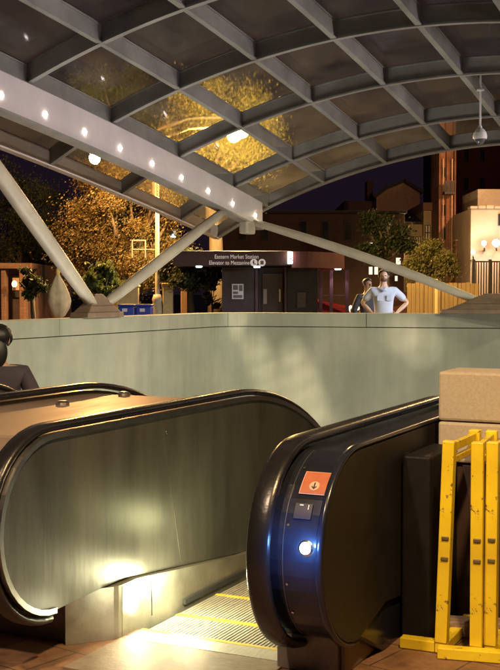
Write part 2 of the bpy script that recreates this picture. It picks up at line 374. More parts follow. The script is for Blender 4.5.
# small metal studs along the deck edge and lamps on the deck
for k in range(7):
    y = 3.80+.27*k
    bm = BM(); box(bm, (-2.775, y, .955), (.03,.035,.012)); obj('deck_clip', bm, trimm, E1, bevel=.003)
for k, y in enumerate((4.25, 4.95, 5.55)):
    bm = BM(); lathe(bm, (-3.45, y, .909), [(.035,0),(.035,.014),(.02,.022)], 14); obj('deck_stud', bm, trimm, E1)
bm = BM(); handrail(bm, -3.705, 3.41, .215, .93, .016); obj('handrail', bm, rubber, E2, smooth=True)
bm = BM(); side_panel(bm, -3.702, -3.76, 3.41, .225, .93); obj('side_panel', bm, panelm, E2)
skirt(E2, -3.70, -3.79, 4.205)
# outer balustrade of the far escalator
bm = BM(); side_panel(bm, -4.72, -4.90, 3.41, .225, .93); obj('side_panel', bm, panelm, E2)
bm = BM(); handrail(bm, -4.735, 3.41, .215, .93, .016); obj('handrail', bm, rubber, E2, smooth=True)
skirt(E2, -4.69, -4.96, 4.205)
# handrail inlet guard seen under the nose
bm = BM(); box(bm, (-3.55, 4.02, .20), (.16,.12,.05)); obj('inlet_guard', bm, trimm, E2, bevel=.01)

# right-hand newel of the near escalator: x -1.83 .. -1.60
NR = (3.79, .135, .895)
bm = BM(); p = sidepath(NR[0]+.03, NR[1]+.01, NR[2]-.01, 0); low = [(YEND-.2,-3.9),(4.3,.10)]
prism(bm, p+low, -1.80, -1.546); newel = obj('newel', bm, darkm, E1, bevel=.012, smooth=False)
bm = BM(); handrail(bm, -1.775, NR[0], NR[1], NR[2], .010, 1.2); obj('handrail', bm, rubber, E1, smooth=True)
bm = BM(); side_panel(bm, -1.549, -1.533, NR[0]+.02, NR[1]+.01, NR[2]-.01)
pp = obj('outer_panel', bm, darkside, E1)
bm = BM(); p = sidepath(NR[0]+.012, NR[1], NR[2], 0.004); sweep(bm, [Vector((-1.545, y, z)) for y, z in p], [(-.016,-.010),(-.012,.007),(.008,.008),(.015,.0),(.013,-.010)]); obj('edge_trim', bm, darkm, pp, smooth=True)
for yy in (4.75, 5.35):
    bm = BM(); box2(bm, (-1.5335, yy, .12), (-1.5285, yy+.05, .80)); obj('rib', bm, darkside, pp, bevel=.003)
bm = BM(); box2(bm, (-1.86,4.13,.0015), (-1.603,4.66,.16)); obj('base', bm, basem, E1, bevel=.004)
bm = BM(); box2(bm, (-1.601,4.16,.0015), (-1.58,4.66,.14)); obj('base_end', bm, mat('base_side',(.20,.14,.09),.55,.2,var=.25), E1, bevel=.003)
bm = BM(); prism(bm, [(4.2,.16),(5.3,.12),(YEND,rail(.12,YEND)),(YEND,-4.4),(4.45,-.3)], -1.862, -1.80); obj('skirt', bm, skirtm, E1)

# red direction sticker, light and switch plate on the nose
def nose_pt(x, ang, off=0.004):
    r = (NR[2]-NR[1])/2-.01; zc = (NR[1]+NR[2])/2; y0 = NR[0]+.03+r
    return Vector((x, y0-(r+off)*math.cos(ang), zc+(r+off)*math.sin(ang)))
def nose_patch(bm, x0, x1, a0, a1, off, th=.002, n=8):
    rows = []
    for k in range(n+1):
        a = a0+(a1-a0)*k/n; rows.append([bm.verts.new(nose_pt(x0,a,off)), bm.verts.new(nose_pt(x1,a,off)), bm.verts.new(nose_pt(x1,a,off-th)), bm.verts.new(nose_pt(x0,a,off-th))])
    for a, b in zip(rows, rows[1:]):
        for k in range(4): bm.faces.new((a[k], a[(k+1)%4], b[(k+1)%4], b[k]))
    bm.faces.new(rows[0][::-1]); bm.faces.new(rows[-1])
redst = mat('sticker_red', (.40,.12,.06), .45, var=.08, vscale=30)
pale = mat('sticker_pale', (.60,.38,.27), .5)
inkm = mat('sticker_ink', (.03,.02,.02), .5)
A0, A1 = R(39), R(55)
bm = BM(); nose_patch(bm, -1.668, -1.560, A0, A1, .005); st = obj('direction_sticker', bm, pale, newel)
bm = BM(); nose_patch(bm, -1.665, -1.563, A0+.008, A1-.008, .0062); obj('sticker_field', bm, redst, newel)
am = (A0*.66+A1*.34); ra = .020
def disc(bm, x, a, rr, off, n=24, th=.001):
    r = (NR[2]-NR[1])/2-.01
    f = [bm.verts.new(nose_pt(x+rr*math.cos(2*PI*k/n), a+rr*math.sin(2*PI*k/n)/r, off)) for k in range(n)]
    bm.faces.new(f)
bm = BM(); disc(bm, -1.614, am, ra, .0074); obj('arrow_disc', bm, pale, newel)
r_ = (NR[2]-NR[1])/2-.01
bm = BM()
nose_patch(bm, -1.6165, -1.6115, am-.010/r_, am+.014/r_, .0088, .0008, 2)
f = [bm.verts.new(nose_pt(x, a, .0088)) for x, a in ((-1.6245, am-.004/r_), (-1.6215, am-.001/r_), (-1.614, am-.010/r_), (-1.6065, am-.001/r_), (-1.6035, am-.004/r_), (-1.614, am-.0155/r_))]
bm.faces.new(f); obj('down_arrow', bm, inkm, newel)
bm = BM(); nose_patch(bm, -1.668, -1.60, R(24), R(33), .006, .004); obj('switch_plate', bm, mat('switch_plate',(.05,.05,.06),.3,.5), newel)
bm = BM(); nose_patch(bm, -1.650, -1.636, R(31.6), R(32.2), .0075, .0015, 2); nose_patch(bm, -1.616, -1.613, R(29.5), R(32.2), .0075, .0015, 2); obj('switch_mark', bm, trimm, newel)
bl = nose_pt(-1.606, R(8), .012)
bm = BM(); disc(bm, -1.606, R(8), .021, .010); obj('blue_lamp', bm, mat('blue_lens', (.6,.8,1), .3, emit=(.30,.62,1.0), es=60), newel)
light('blue_lamp_light', 'POINT', bl+Vector((0,-.07,.02)), 3.2, (.12,.32,1.0), .012)

bm = BM()
f0 = nose_pt(-1.606, R(8), .006)
for k in range(20):
    a0_, a1_ = 2*PI*k/20, 2*PI*(k+1)/20
    r = r_; q_ = [nose_pt(-1.606+rr*math.cos(a), R(8)+rr*math.sin(a)/r, off) for rr, off, a in ((.023,.012,a0_),(.030,.006,a0_),(.030,.006,a1_),(.023,.012,a1_))]
    bm.faces.new([bm.verts.new(v) for v in q_])
bmesh.ops.remove_doubles(bm, verts=bm.verts, dist=1e-5); obj('lamp_bezel', bm, trimm, newel)
bm = BM(); nose_patch(bm, -1.700, -1.697, R(-60), R(80), .0025, .002, 24); obj('seam', bm, mat('seam_grey',(.12,.12,.13),.3,.6), newel)
for a_ in (R(20), R(-14), R(58), R(-34)):
    bm = BM(); disc(bm, -1.684, a_, .005, .0035, 10); obj('screw', bm, trimm, newel)
# lamp set in the skirt, the greenish white glare
bm = BM(); lathe(bm, (0,0,0), [(.046,0),(.046,.004),(.040,.008)], 24); bmesh.ops.transform(bm, matrix=Matrix.Translation((-2.632,4.30,.135)) @ Matrix.Rotation(R(90),4,'Y'), verts=bm.verts)
obj('skirt_lamp', bm, mat('skirt_lens', (1,1,.9), .3, emit=(1.0,.95,.62), es=160), E1)
light('skirt_light', 'POINT', (-2.50,4.56,.17), 11.0, (1.0,.93,.55), .03)
light('skirt_light', 'POINT', (-2.42,4.02,.16), 1.1, (1.0,.95,.62), .03)  # added fill on the flared skirt end, not the lamp itself
light('skirt_light', 'POINT', (-2.34,4.95,.36), 3.0, (.98,.95,.50), .06)  # added glow on the balustrade panel, not the lamp itself

# ------------------------------------------------------------------ canopy
GX, GY = -8.48, 17.07
HALF = 4.33
vj = [-1.02, 0, 1.06, 2.17, 3.25, 4.33, 5.41, 6.49, 7.60, 8.66, 9.68]
def Wf(v): return .89*(1-((v-HALF)/HALF)**2) * (1.0 if 0 <= v <= 8.66 else 1.12)
def Zf(y): dy = y-GY; return 1.5 + 1.69 - .165*dy - .004*dy*dy
ARCS = [GY+1.38] + [GY-1.87*k for k in range(0, 10)]
DEP = .24
can = thing('canopy', 'arched steel and glass canopy with a grid of grey ribs over the escalators', 'canopy', (-4.15, 10, 0))
def arcpt(y, v, dz=0): return Vector((GX+v, y, Zf(y)+Wf(v)+dz))
def ribstrip(bm, pts, side, w, z0, z1):
    """box section along pts, horizontal half-width w along 'side', between heights z0 and z1 above pts"""
    rings = [[bm.verts.new(p+side*-w+Vector((0,0,z0))), bm.verts.new(p+side*w+Vector((0,0,z0))), bm.verts.new(p+side*w+Vector((0,0,z1))), bm.verts.new(p+side*-w+Vector((0,0,z1)))] for p in pts]
    for a, b in zip(rings, rings[1:]):
        for k in range(4): bm.faces.new((a[k], a[(k+1)%4], b[(k+1)%4], b[k]))
    bm.faces.new(rings[0][::-1]); bm.faces.new(rings[-1])
X_, Y_ = Vector((1,0,0)), Vector((0,1,0))
for i, y in enumerate(ARCS):
    w = .045 if i else .07
    vs = [-1.02 + (10.70)*k/60 for k in range(61)]
    bm = BM(); pts = [arcpt(y, v) for v in vs]
    ribstrip(bm, pts, Y_, w, 0, .022); ribstrip(bm, pts, Y_, .012, .0222, DEP-.02); ribstrip(bm, pts, Y_, .028, DEP-.0198, DEP)
    obj('arch_rib', bm, steel, can)
ysl = [ARCS[0] - (ARCS[0]-ARCS[-1])*k/50 for k in range(51)]
for j, v in enumerate(vj):
    edge = j in (0, len(vj)-1)
    bm = BM(); pts = [arcpt(y, v, .004) for y in ysl]
    ribstrip(bm, pts, X_, .06 if edge else .038, 0, .020); ribstrip(bm, pts, X_, .03 if edge else .011, .0202, DEP-.03); ribstrip(bm, pts, X_, .022, DEP-.0298, DEP-.008)
    obj('purlin', bm, girderm if edge else steel, can)
for i in range(len(ARCS)-1):
    ya, yb = ARCS[i]-.02, ARCS[i+1]+.02
    for j in range(len(vj)-1):
        va, vb = vj[j]+.015, vj[j+1]-.015
        bm = BM(); n = 4; top = [[bm.verts.new(arcpt(ya+(yb-ya)*r/2, va+(vb-va)*k/n, DEP+.004)) for k in range(n+1)] for r in range(3)]
        for r in range(2):
            for k in range(n):
                bm.faces.new((top[r][k], top[r][k+1], top[r+1][k+1], top[r+1][k]))
        obj('glass_pane', bm, glassm, can)
# girders with downlights
lampm = mat('downlight_lens', (1,1,1), .3, emit=(1.0,.86,.74), es=30)
GH = .44
for side in (0, 1):
    v = 0.0 if side == 0 else 8.66
    sx = 1 if side == 0 else -1
    bm = BM(); pts = [Vector((GX+v, y, Zf(y))) for y in ([18.05]+[17.5-.5*k for k in range(36)])]
    ribstrip(bm, pts, X_, .075, -GH, -.002); g = obj('side_girder', bm, girderm, can, bevel=.01)
    bm = BM(); ribstrip(bm, pts[:], X_, .095, -GH-.03, -GH-.001); obj('flange', bm, steel, g)
    bm = BM(); ribstrip(bm, pts[:], X_, .02, -.0018, -.0002) 
    bm.free()
    for k in range(18):
        y = 17.75-.86*k
        if y < 1: break
        c = Vector((GX+v+sx*.076, y, Zf(y)-GH*.66))
        bm = BM(); lathe(bm, (0,0,0), [(.026,0),(.026,.012),(.018,.018)], 14)
        bmesh.ops.transform(bm, matrix=Matrix.Translation(c) @ Matrix.Rotation(R(90)*sx,4,'Y'), verts=bm.verts); obj('downlight', bm, lampm, g)
    # added lights by the right girder that brighten the left girder and wall
    for k in range(9):
        y = 17.3-1.72*k
        if side == 1 and k < 7:
            p_ = (GX+v+sx*.35, y, Zf(y)-GH*.66)
            light('girder_fill', 'POINT', p_, 4, (1.0,.90,.86), .10)
            light_g = light('girder_fill_spot', 'SPOT', p_, 300, (1.0,.85,.84), .10, target=(GX, y-1.6, Zf(y-1.6)-.22), spot=R(48), blend=.9)
            light('wall_fill', 'SPOT', p_, 350, (1.0,.97,.70), .12, target=(-8.66, y+2.5, -1.0), spot=R(62), blend=.7)
# struts
strutm = mat('strut_paint', (.44,.385,.31), .5, var=.14, vscale=3, bump=.08)
def strut(a, b, r0, r1, name='strut', bow=0):
    a, b = Vector(a), Vector(b); n = 14
    bm = BM(); pts = [a.lerp(b, k/n)+Vector((0,0,bow*math.sin(PI*k/n))) for k in range(n+1)]; rr = [r0+(r1-r0)*(math.sin(PI*k/n)) for k in range(n+1)]
    tube(bm, pts, rr, 14); return obj(name, bm, strutm, can, smooth=True)
yG = lambda y: Vector((GX, y, Zf(y)-GH-.04))
b1 = Vector((-8.72, 13.35, WT)); b2 = Vector((-4.35, yl(-4.35)+.10, WT))
strut(b1+Vector((0,.06,.12)), yG(16.7)+Vector((0,0,.02)), .065, .09)
strut(b1+Vector((0,-.06,.12)), yG(9.9), .075, .105)
strut(b2+Vector((-.1,0,.12)), Vector((GX+.05, 17.72, Zf(17.72)-GH+.03)), .06, .08, bow=.07)
strut(b2+Vector((.1,0,.12)), Vector((GX+8.61, 17.72, Zf(17.72)-GH+.02)), .07, .10)
b0 = Vector((-8.72, 5.6, WT)); strut(b0+Vector((0,.06,.12)), yG(8.5), .085, .12)
for b, d in ((b1, (.13,.40)), (b0, (.13,.40)), (b2, (.72,.30))):
    bm = BM()
    lo = [(-d[0]*1.15,-d[1]*1.15),(d[0]*1.15,-d[1]*1.15),(d[0]*1.15,d[1]*1.15),(-d[0]*1.15,d[1]*1.15)]
    for zz0, zz1, s0, s1 in ((0,.07,1.,.96), (.07,.16,.88,.62), (.16,.32,.62,.20)):
        A = [bm.verts.new(b+Vector((x*s0,y*s0,zz0+.001))) for x, y in lo]; Bv = [bm.verts.new(b+Vector((x*s1,y*s1,zz1))) for x, y in lo]
        for k in range(4): bm.faces.new((A[k],A[(k+1)%4],Bv[(k+1)%4],Bv[k]))
        bm.faces.new(A[::-1]); bm.faces.new(Bv)
    obj('strut_base', bm, mat('base_brown',(.22,.145,.10),.6,var=.25,vscale=5,bump=.1), can, bevel=.01)
bm = BM(); box(bm, (GX+.02, 17.55, Zf(17.55)-GH-.10), (.16,.34,.22)); obj('joint_block', bm, strutm, can, bevel=.03)
# little spotlight clamped to the strut
pt = at(173, 233, 17.0); bm = BM(); lathe(bm, pt+Vector((0,0,-.05)), [(.03,0),(.05,.03),(.04,.08)], 14); sl = thing('spotlight', 'small round spotlight clamped to the strut left of the girder end', 'spotlight', pt)
obj('lamp_housing', bm, trimm, sl); bm = BM(); lathe(bm, pt+Vector((0,0,-.062)), [(.035,0),(.04,.006),(.035,.011)], 14); obj('lamp_lens', bm, mat('spot_lens',(1,1,.9),.3,emit=(1,.8,.5),es=14), sl)

# dome security camera hanging from the arch
cp = at(480, 135, 16.0); cz = Zf(cp.y)+Wf(cp.x-GX)
cam_t = thing('security_camera', 'white dome security camera on a short stem under the canopy at right', 'camera', cp)
wht = mat('camera_white', (.75,.74,.72), .35)
bm = BM(); tube(bm, [(cp.x,cp.y,cp.z+.10), (cp.x,cp.y,cz+.25)], .014, 10); obj('stem', bm, wht, cam_t)
bm = BM(); lathe(bm, cp, [(.092,-.055),(.097,-.05),(.097,-.015),(.088,.03),(.060,.075),(.030,.095),(.022,.13)], 24); obj('housing', bm, wht, cam_t)
bm = BM(); lathe(bm, cp, [(.004,-.130),(.032,-.124),(.056,-.106),(.068,-.08),(.072,-.0555)], 24); obj('dome', bm, mat('dome_glass',(.10,.10,.11),.08,spec=.8), cam_t, smooth=True)
bm = BM(); lathe(bm, Vector((cp.x,cp.y,cz-.02)), [(.05,.0),(.05,.02),(.03,.03)], 16); obj('mount_plate', bm, wht, cam_t)

# ------------------------------------------------------------------ stairs beside the escalators
stairs = thing('stairs', 'concrete stairs going down beside the left escalator', 'stairs', (-6.8, 6.2, 0))
for k in range(1, 26):
    bm = BM(); box2(bm, (-8.655, 6.2+.3*(k-1)+.002, -.17*k-.3), (-4.99, 6.2+.3*k, -.17*k)); obj('step', bm, mat('stair_stone',(.24,.21,.18),.8,var=.2), stairs, bevel=.008)

# ------------------------------------------------------------------ yellow barricades
def barricade(label, pf, df, pb, db, lean=.0, foot=None, ext=None):
    a = at(pf, 300, df); b = at(pb, 300, db); a.z = b.z = 0
    H = .885; d = (b-a); L = d.length; e = d.normalized(); side = Vector((e.y, -e.x, 0))
    t = thing('barricade', label, 'barricade', a, 0, 'yellow steel barricades')
    up = Vector((0,0,1)); ln = side*lean
    for base, nm in ((a, 1), (b, 0)):
        bm = BM(); bar(bm, base+(up*.045 if nm else ln+up*(H-.11)), base+ln+up*H, .048, .050, up=side); p = obj('post', bm, yellowp, t, bevel=.004)
        if nm:
            for hz in (.40, .485):
                c = base+ln*hz/H+up*hz - e*.026
                bm = BM(); bar(bm, c-side*.012, c+side*.018, .010, .014); obj('catch', bm, mat('catch_metal',(.20,.16,.08),.5,.6,var=.2), p, bevel=.002)
    for hz, th in ((H-.03,.035), (H-.085,.028)):
        bm = BM(); bar(bm, a+ln*hz/H+e*.024+up*hz, b+ln*hz/H-e*.024+up*hz, .024, th); obj('rail', bm, yellowp, t, bevel=.003)
    for (f0, f1) in foot:
        bm = BM(); bar(bm, f0+up*.024, f1+up*.024, .055, .045); obj('foot', bm, yellowp, t, bevel=.004)
    bm = BM(); bar(bm, a-e*.02+up*.024, b+e*.03+up*.024, .05, .044); obj('foot', bm, yellowp, t, bevel=.004)
    return t
G = lambda px, d: (lambda p: Vector((p.x, p.y, 0)))(at(px, 300, d))
barricade('yellow steel barricade whose foot sticks out to the left', 444, 4.72, 470, 5.10, .028, [(G(403,4.80), G(438,4.74))])
barricade('yellow steel barricade with a wide double post in the middle of the row', 479, 4.67, 493, 5.06, .0, [(G(440,4.66), G(520,4.58))])
t3 = barricade('yellow steel barricade cut by the right edge of the view', 493.5, 4.68, 512, 5.02, .004, [(G(500,4.72), G(540,4.66))])
# grey block lying on the floor behind the barricades
bm = BM(); c = G(462, 4.97); box(bm, c+Vector((0,0,.036)), (.40,.10,.07), YAW*.6); tag(obj('timber_block', bm, mat('grey_wood',(.22,.15,.11),.8,var=.3,vscale=8,stretch=(1,6,6),bump=.2), bevel=.006), 'weathered grey timber block on the floor behind the yellow barricades', 'timber')

# ------------------------------------------------------------------ people
def skin_body(name, V, E, m, parent, root=0, sub=2):
    me = bpy.data.meshes.new(name); me.from_pydata([v[:3] for v in V], E, []); me.update()
    o = bpy.data.objects.new(name, me); COL.objects.link(o); o.parent = parent
    sk = o.modifiers.new('Skin', 'SKIN'); sk.use_smooth_shade = True
    if not me.skin_vertices:
        me.attributes  # layer is made by the modifier in most builds
        bmx = BM(); bmx.from_mesh(me); bmx.verts.layers.skin.verify(); bmx.to_mesh(me); bmx.free()
    for i, v in enumerate(V):
        r = v[3]; sv = me.skin_vertices[0].data[i]
        sv.radius = r if isinstance(r, tuple) else (r, r); sv.use_root = (i == root)
    ss = o.modifiers.new('Sub', 'SUBSURF'); ss.levels = sub; ss.render_levels = sub
    me.materials.append(m); return o
def ellip(bm, c, s, seg=20, rings=14, M=None):
    v = bmesh.ops.create_uvsphere(bm, u_segments=seg, v_segments=rings, radius=1)['verts']
    bmesh.ops.transform(bm, matrix=Matrix.Translation(Vector(c)) @ (M or Matrix.Identity(4)) @ Matrix.Diagonal((*s,1)), verts=v); return v
def person(label, loc, rz, skin, shirt, trou, hairm, arms, H=1.0, long_sleeve=False, bald=False, beard=False, bag=None, hair_long=False, head_tilt=0):
    t = thing('person', label, 'person', loc, rz); t.scale = (H, H, H)
    # metres, standing 1.80 tall, facing -Y
    V = [(0,0,.98,(.150,.105)), (0,.0,1.12,(.135,.10)), (0,.005,1.30,(.155,.115)), (0,.01,1.44,(.150,.10)), (0,.012,1.52,(.065,.06)), (0,0,1.585,(.055,.055)),
         (0,-.012,1.66,(.070,.082)), (0,-.006,1.73,(.080,.095)), (0,0,1.785,(.055,.065))]
    E = [(i, i+1) for i in range(8)]
    for s in (-1, 1):
        el, wr = arms[0 if s < 0 else 1]; n = len(V); sh = Vector((s*.19,.01,1.46)); el = Vector(el); wr = Vector(wr)
        V += [(*sh,.058), (*sh.lerp(el,.5),.050), (*el,.042), (*el.lerp(wr,.45),.040), (*wr,.027)]
        E += [(3,n), (n,n+1), (n+1,n+2), (n+2,n+3), (n+3,n+4)]
        d = (wr-el).normalized(); fw = Vector((0,-1,0)) if abs(d.y) < .8 else Vector((0,0,-1))
        hd = (d*.6 + Vector((-s*.5,-.35,-.1))).normalized() if abs(wr.x) < .3 else d
        palm = wr + hd*.075; V.append((*palm,(.040,.020))); E.append((n+4, n+5)); pi = n+5
        px = hd.cross(Vector((0,0,1))).normalized(); pz = px.cross(hd)
        for q in range(4):
            o1 = palm + pz*(.030-.02*q) + hd*.025; o2 = o1 + hd*(.036-.004*abs(q-1.4)); o3 = o2 + (hd*.7 + px*.5*s).normalized()*(.032-.003*abs(q-1.4))
            k = len(V); V += [(*o1,.0095), (*o2,.009), (*o3,.007)]; E += [(pi,k), (k,k+1), (k+1,k+2)]
        k = len(V); th = wr.lerp(palm,.45); o1 = th + pz*.042; o2 = o1 + pz*.025 + hd*.022; V += [(*o1,.011), (*o2,.009)]; E += [(pi,k), (k,k+1)]
        n = len(V); V += [(s*.095,0,.90,(.095,.10)), (s*.115,-.01,.70,.080), (s*.125,-.015,.49,.058), (s*.130,.01,.28,.052), (s*.135,.02,.09,.036), (s*.145,-.05,.045,.040), (s*.155,-.15,.035,.034)]
        E += [(0,n), (n,n+1), (n+1,n+2), (n+2,n+3), (n+3,n+4), (n+4,n+5), (n+5,n+6)]
    body = skin_body('body', V, E, skin, t)
    # clothes
    Vs = [(0,0,.96,(.178,.128)), (0,0,1.10,(.170,.130)), (0,.0,1.30,(.185,.140)), (0,.01,1.43,(.175,.120)), (0,.012,1.50,(.085,.078))]
    Es = [(0,1), (1,2), (2,3), (3,4)]
    for s in (-1, 1):
        el, wr = arms[0 if s < 0 else 1]; sh = Vector((s*.195,.01,1.455)); el = Vector(el); wr = Vector(wr); n = len(Vs)
        Vs += [(*sh,.074), (*sh.lerp(el,.45),.072), (*sh.lerp(el,.80),.070)]; Es += [(3,n), (n,n+1), (n+1,n+2)]
        if long_sleeve: Vs += [(*el,.062), (*el.lerp(wr,.5),.054), (*el.lerp(wr,.95),.040)]; Es += [(n+2,n+3), (n+3,n+4), (n+4,n+5)]
    sh_o = skin_body('jacket' if long_sleeve else 'shirt', Vs, Es, shirt, t)
    Vt = [(0,0,1.0,(.168,.122)), (0,0,.93,(.165,.125))]; Et = [(0,1)]
    for s in (-1, 1):
        n = len(Vt); Vt += [(s*.095,0,.86,(.108,.112)), (s*.115,-.01,.70,.098), (s*.125,-.015,.49,.078), (s*.130,.01,.28,.070), (s*.135,.02,.08,.062)]
        Et += [(1,n), (n,n+1), (n+1,n+2), (n+2,n+3), (n+3,n+4)]
    skin_body('trousers', Vt, Et, trou, t)
    for s in (-1, 1):
        bm = BM(); ellip(bm, (s*.15,-.07,.042), (.050,.135,.042)); obj('shoe', bm, blackm, t, smooth=True, local=True)
    if not long_sleeve:
        for s in (-1, 1):
            bm = BM(); box(bm, (s*.080,-.139,1.33), (.090,.010,.10)); obj('shirt_pocket', bm, shirt, sh_o, bevel=.004, local=True)
        bm = BM(); bar(bm, (-.055,-.10,1.515), (0,-.145,1.45), .05, .012, up=(0,-1,0)); bar(bm, (.055,-.10,1.515), (0,-.145,1.45), .05, .012, up=(0,-1,0)); obj('collar', bm, shirt, sh_o, bevel=.004, local=True)
        bm = BM(); lathe(bm, (0,0,.985), [(.178,0),(.180,.02),(.178,.04)], 24); bmesh.ops.transform(bm, matrix=Matrix.Diagonal((1,.74,1,1)), verts=bm.verts); obj('belt', bm, blackm, t, local=True)
    # face
    bm = BM(); bmesh.ops.create_cone(bm, segments=8, radius1=.020, radius2=.008, depth=.045, cap_ends=True, matrix=Matrix.Translation((0,-.112,1.693)) @ Matrix.Rotation(R(-14),4,'X')); obj('nose', bm, skin, t, smooth=True, local=True)
    bm = BM()
    for s in (-1, 1): ellip(bm, (s*.030,-.098,1.712), (.012,.008,.007), 10, 8)
    obj('eyes', bm, mat('eye',(.05,.04,.035),.2), t, smooth=True, local=True)
    bm = BM(); ellip(bm, (0,-.100,1.645), (.024,.008,.007), 10, 8); obj('mouth', bm, mat('lips',(.30,.11,.09),.5), t, smooth=True, local=True)
    bm = BM()
    for s in (-1, 1): ellip(bm, (s*.083,.008,1.705), (.010,.018,.032), 10, 8)
    obj('ears', bm, skin, t, smooth=True, local=True)
    bm = BM()
    vs = ellip(bm, (0,.012,1.735), (.092,.112,.092) if not hair_long else (.098,.118,.10), 28, 20)
    keep = []
    for v in list(vs):
        c = v.co
        lim = 1.76 if bald else 1.745
        if c.y < -.035 and c.z < lim+.02: keep.append(v)
        elif c.z < (1.68 if not hair_long else 1.60): keep.append(v)
        if hair_long and v.is_valid:
            a_ = math.atan2(c.y, c.x); v.co *= 1.0; k_ = .012*math.sin(a_*17+c.z*9)+.008*math.sin(a_*31-c.z*22); v.co += Vector((math.cos(a_)*k_, math.sin(a_)*k_, random.uniform(-.004,.004)))
    bmesh.ops.delete(bm, geom=keep, context='VERTS'); h = obj('hair', bm, hairm, t, smooth=True, local=True); so = h.modifiers.new('Solid','SOLIDIFY'); so.thickness = .008
    if hair_long:
        bm = BM(); ellip(bm, (0,.07,1.62), (.085,.06,.13)); obj('hair', bm, hairm, t, smooth=True, local=True)
    if beard:
        bm = BM(); vs = ellip(bm, (0,-.012,1.652), (.070,.094,.056), 24, 16); bmesh.ops.delete(bm, geom=[v for v in vs if v.co.z > 1.665 or v.co.y > .02], context='VERTS'); h = obj('beard', bm, hairm, t, smooth=True, local=True); h.modifiers.new('S','SOLIDIFY').thickness = .008
    return t
skin1 = mat('skin_light', (.58,.38,.29), .55, var=.06, vscale=10); skin2 = mat('skin_brown', (.34,.21,.15), .55, var=.06)
shirtm = mat('shirt_pale_blue', (.50,.56,.74), .8, var=.05, vscale=12, bump=.3, bscale=9)
mp = gnd(383.5, 20.4)
person('man in a pale blue short sleeved shirt with hands on hips behind the wall', (mp.x,mp.y,0), YAW, skin1, shirtm, mat('trousers_navy',(.02,.022,.035),.8), mat('hair_greybrown',(.12,.09,.075),.8),
       [((-.36,.08,1.24),(-.20,-.07,1.07)), ((.42,.05,1.25),(.21,-.08,1.07))], H=1.035, bald=True, beard=True)
mp = gnd(367.5, 21.5)
person('person in dark clothes half hidden behind the man in the pale shirt', (mp.x,mp.y,0), YAW+.5, skin2, mat('jacket_dark',(.035,.035,.045),.8), mat('trousers_black',(.015,.015,.02),.8), mat('hair_black',(.012,.010,.010),.6),
       [((-.28,.05,1.20),(-.25,-.08,.98)), ((.28,.05,1.20),(.25,-.08,.98))], H=.955, long_sleeve=True)
person('person with dark hair and dark purple jacket walking down at the left edge', (-5.37,6.88,-.51), PI+.5, skin2, mat('jacket_purple',(.036,.026,.038),.8,var=.25,vscale=7,bump=.4,bscale=12), mat('trousers_black',(.015,.015,.02),.8), mat('hair_black2',(.010,.008,.008),.5),
       [((-.30,-.02,1.20),(-.47,-.20,1.10)), ((.30,.04,1.20),(.30,-.12,.95))], H=.965, long_sleeve=True, hair_long=True)

# ------------------------------------------------------------------ lettering
def text(name, s, size, M, m, parent, depth=.004, align='LEFT', width=None):
    c = bpy.data.curves.new(name, 'FONT'); c.body = s; c.size = size; c.extrude = depth; c.align_x = align; c.offset = 0; c.space_character = 1.05
    o = bpy.data.objects.new(name, c); COL.objects.link(o); bpy.context.view_layer.update()
    me = bpy.data.meshes.new_from_object(o.evaluated_get(bpy.context.evaluated_depsgraph_get())); bpy.data.objects.remove(o)
    xs = [v.co.x for v in me.vertices]; fit = (width/(max(xs)-min(xs))) if width else 1; me.transform(Matrix.Diagonal((fit,1,1,1)))
    me.name = name; par = Matrix.Translation(parent.location) @ parent.rotation_euler.to_matrix().to_4x4()
    me.transform(par.inverted() @ M); me.materials.clear(); me.materials.append(m)
    ob = bpy.data.objects.new(name, me); COL.objects.link(ob); ob.parent = parent; return ob
def facing(p): return Matrix.Translation(p) @ Matrix.Rotation(YAW, 4, 'Z') @ Matrix.Rotation(R(90), 4, 'X')
# frame whose x runs to the right in the view, y away, z up, origin on the ground under pixel px at depth d
def vf(px, d): return Matrix.Translation(gnd(px, d)) @ Matrix.Rotation(YAW, 4, 'Z')
def W(px, d): return (px-250)/F*d
def Z(py, d): return 1.5 + (291-py)/F*d

# ------------------------------------------------------------------ elevator kiosk with the station sign
brown = mat('kiosk_brown', (.055,.042,.045), .45, .3, var=.2, vscale=3)
fasc = mat('fascia_brown', (.085,.05,.055), .45, .2, var=.15)
fascr = mat('fascia_red', (.20,.075,.085), .5, .1, var=.15)
whitet = mat('sign_white', (.85,.80,.76), .5, emit=(1,.88,.82), es=.22)
D = 26.0; A = vf(250, D)
kp = gnd(270, D)
ki = thing('kiosk', 'dark brown elevator kiosk with a fascia sign reading Eastern Market Station', 'kiosk', kp, YAW)
def kbox(name, x0, x1, y0, y1, z0, z1, m, par, bev=.01, base=A):
    bm = BM(); box(bm, ((x0+x1)/2, (y0+y1)/2, (z0+z1)/2), (x1-x0, y1-y0, z1-z0), M=base); return obj(name, bm, m, par, bevel=bev)
x = lambda px: W(px, D); z = lambda py: Z(py, D)
kbox('wall', x(222), x(255), .0, 3, 0, z(267), brown, ki)
kbox('wall', x(258), x(284), .25, 3, 0, z(267), brown, ki)
kbox('wall', x(287), x(318), .1, 3, 0, z(267), mat('kiosk_blue',(.04,.038,.05),.4,.3,var=.2), ki)
kbox('post', x(255), x(258), -.05, .24, 0, z(267), fasc, ki); kbox('post', x(284.3), x(286.7), -.05, .24, 0, z(267), fasc, ki)
kbox('fascia', x(176), x(290), -1.0, 3.2, z(266.5), z(252.5), fasc, ki, .02)
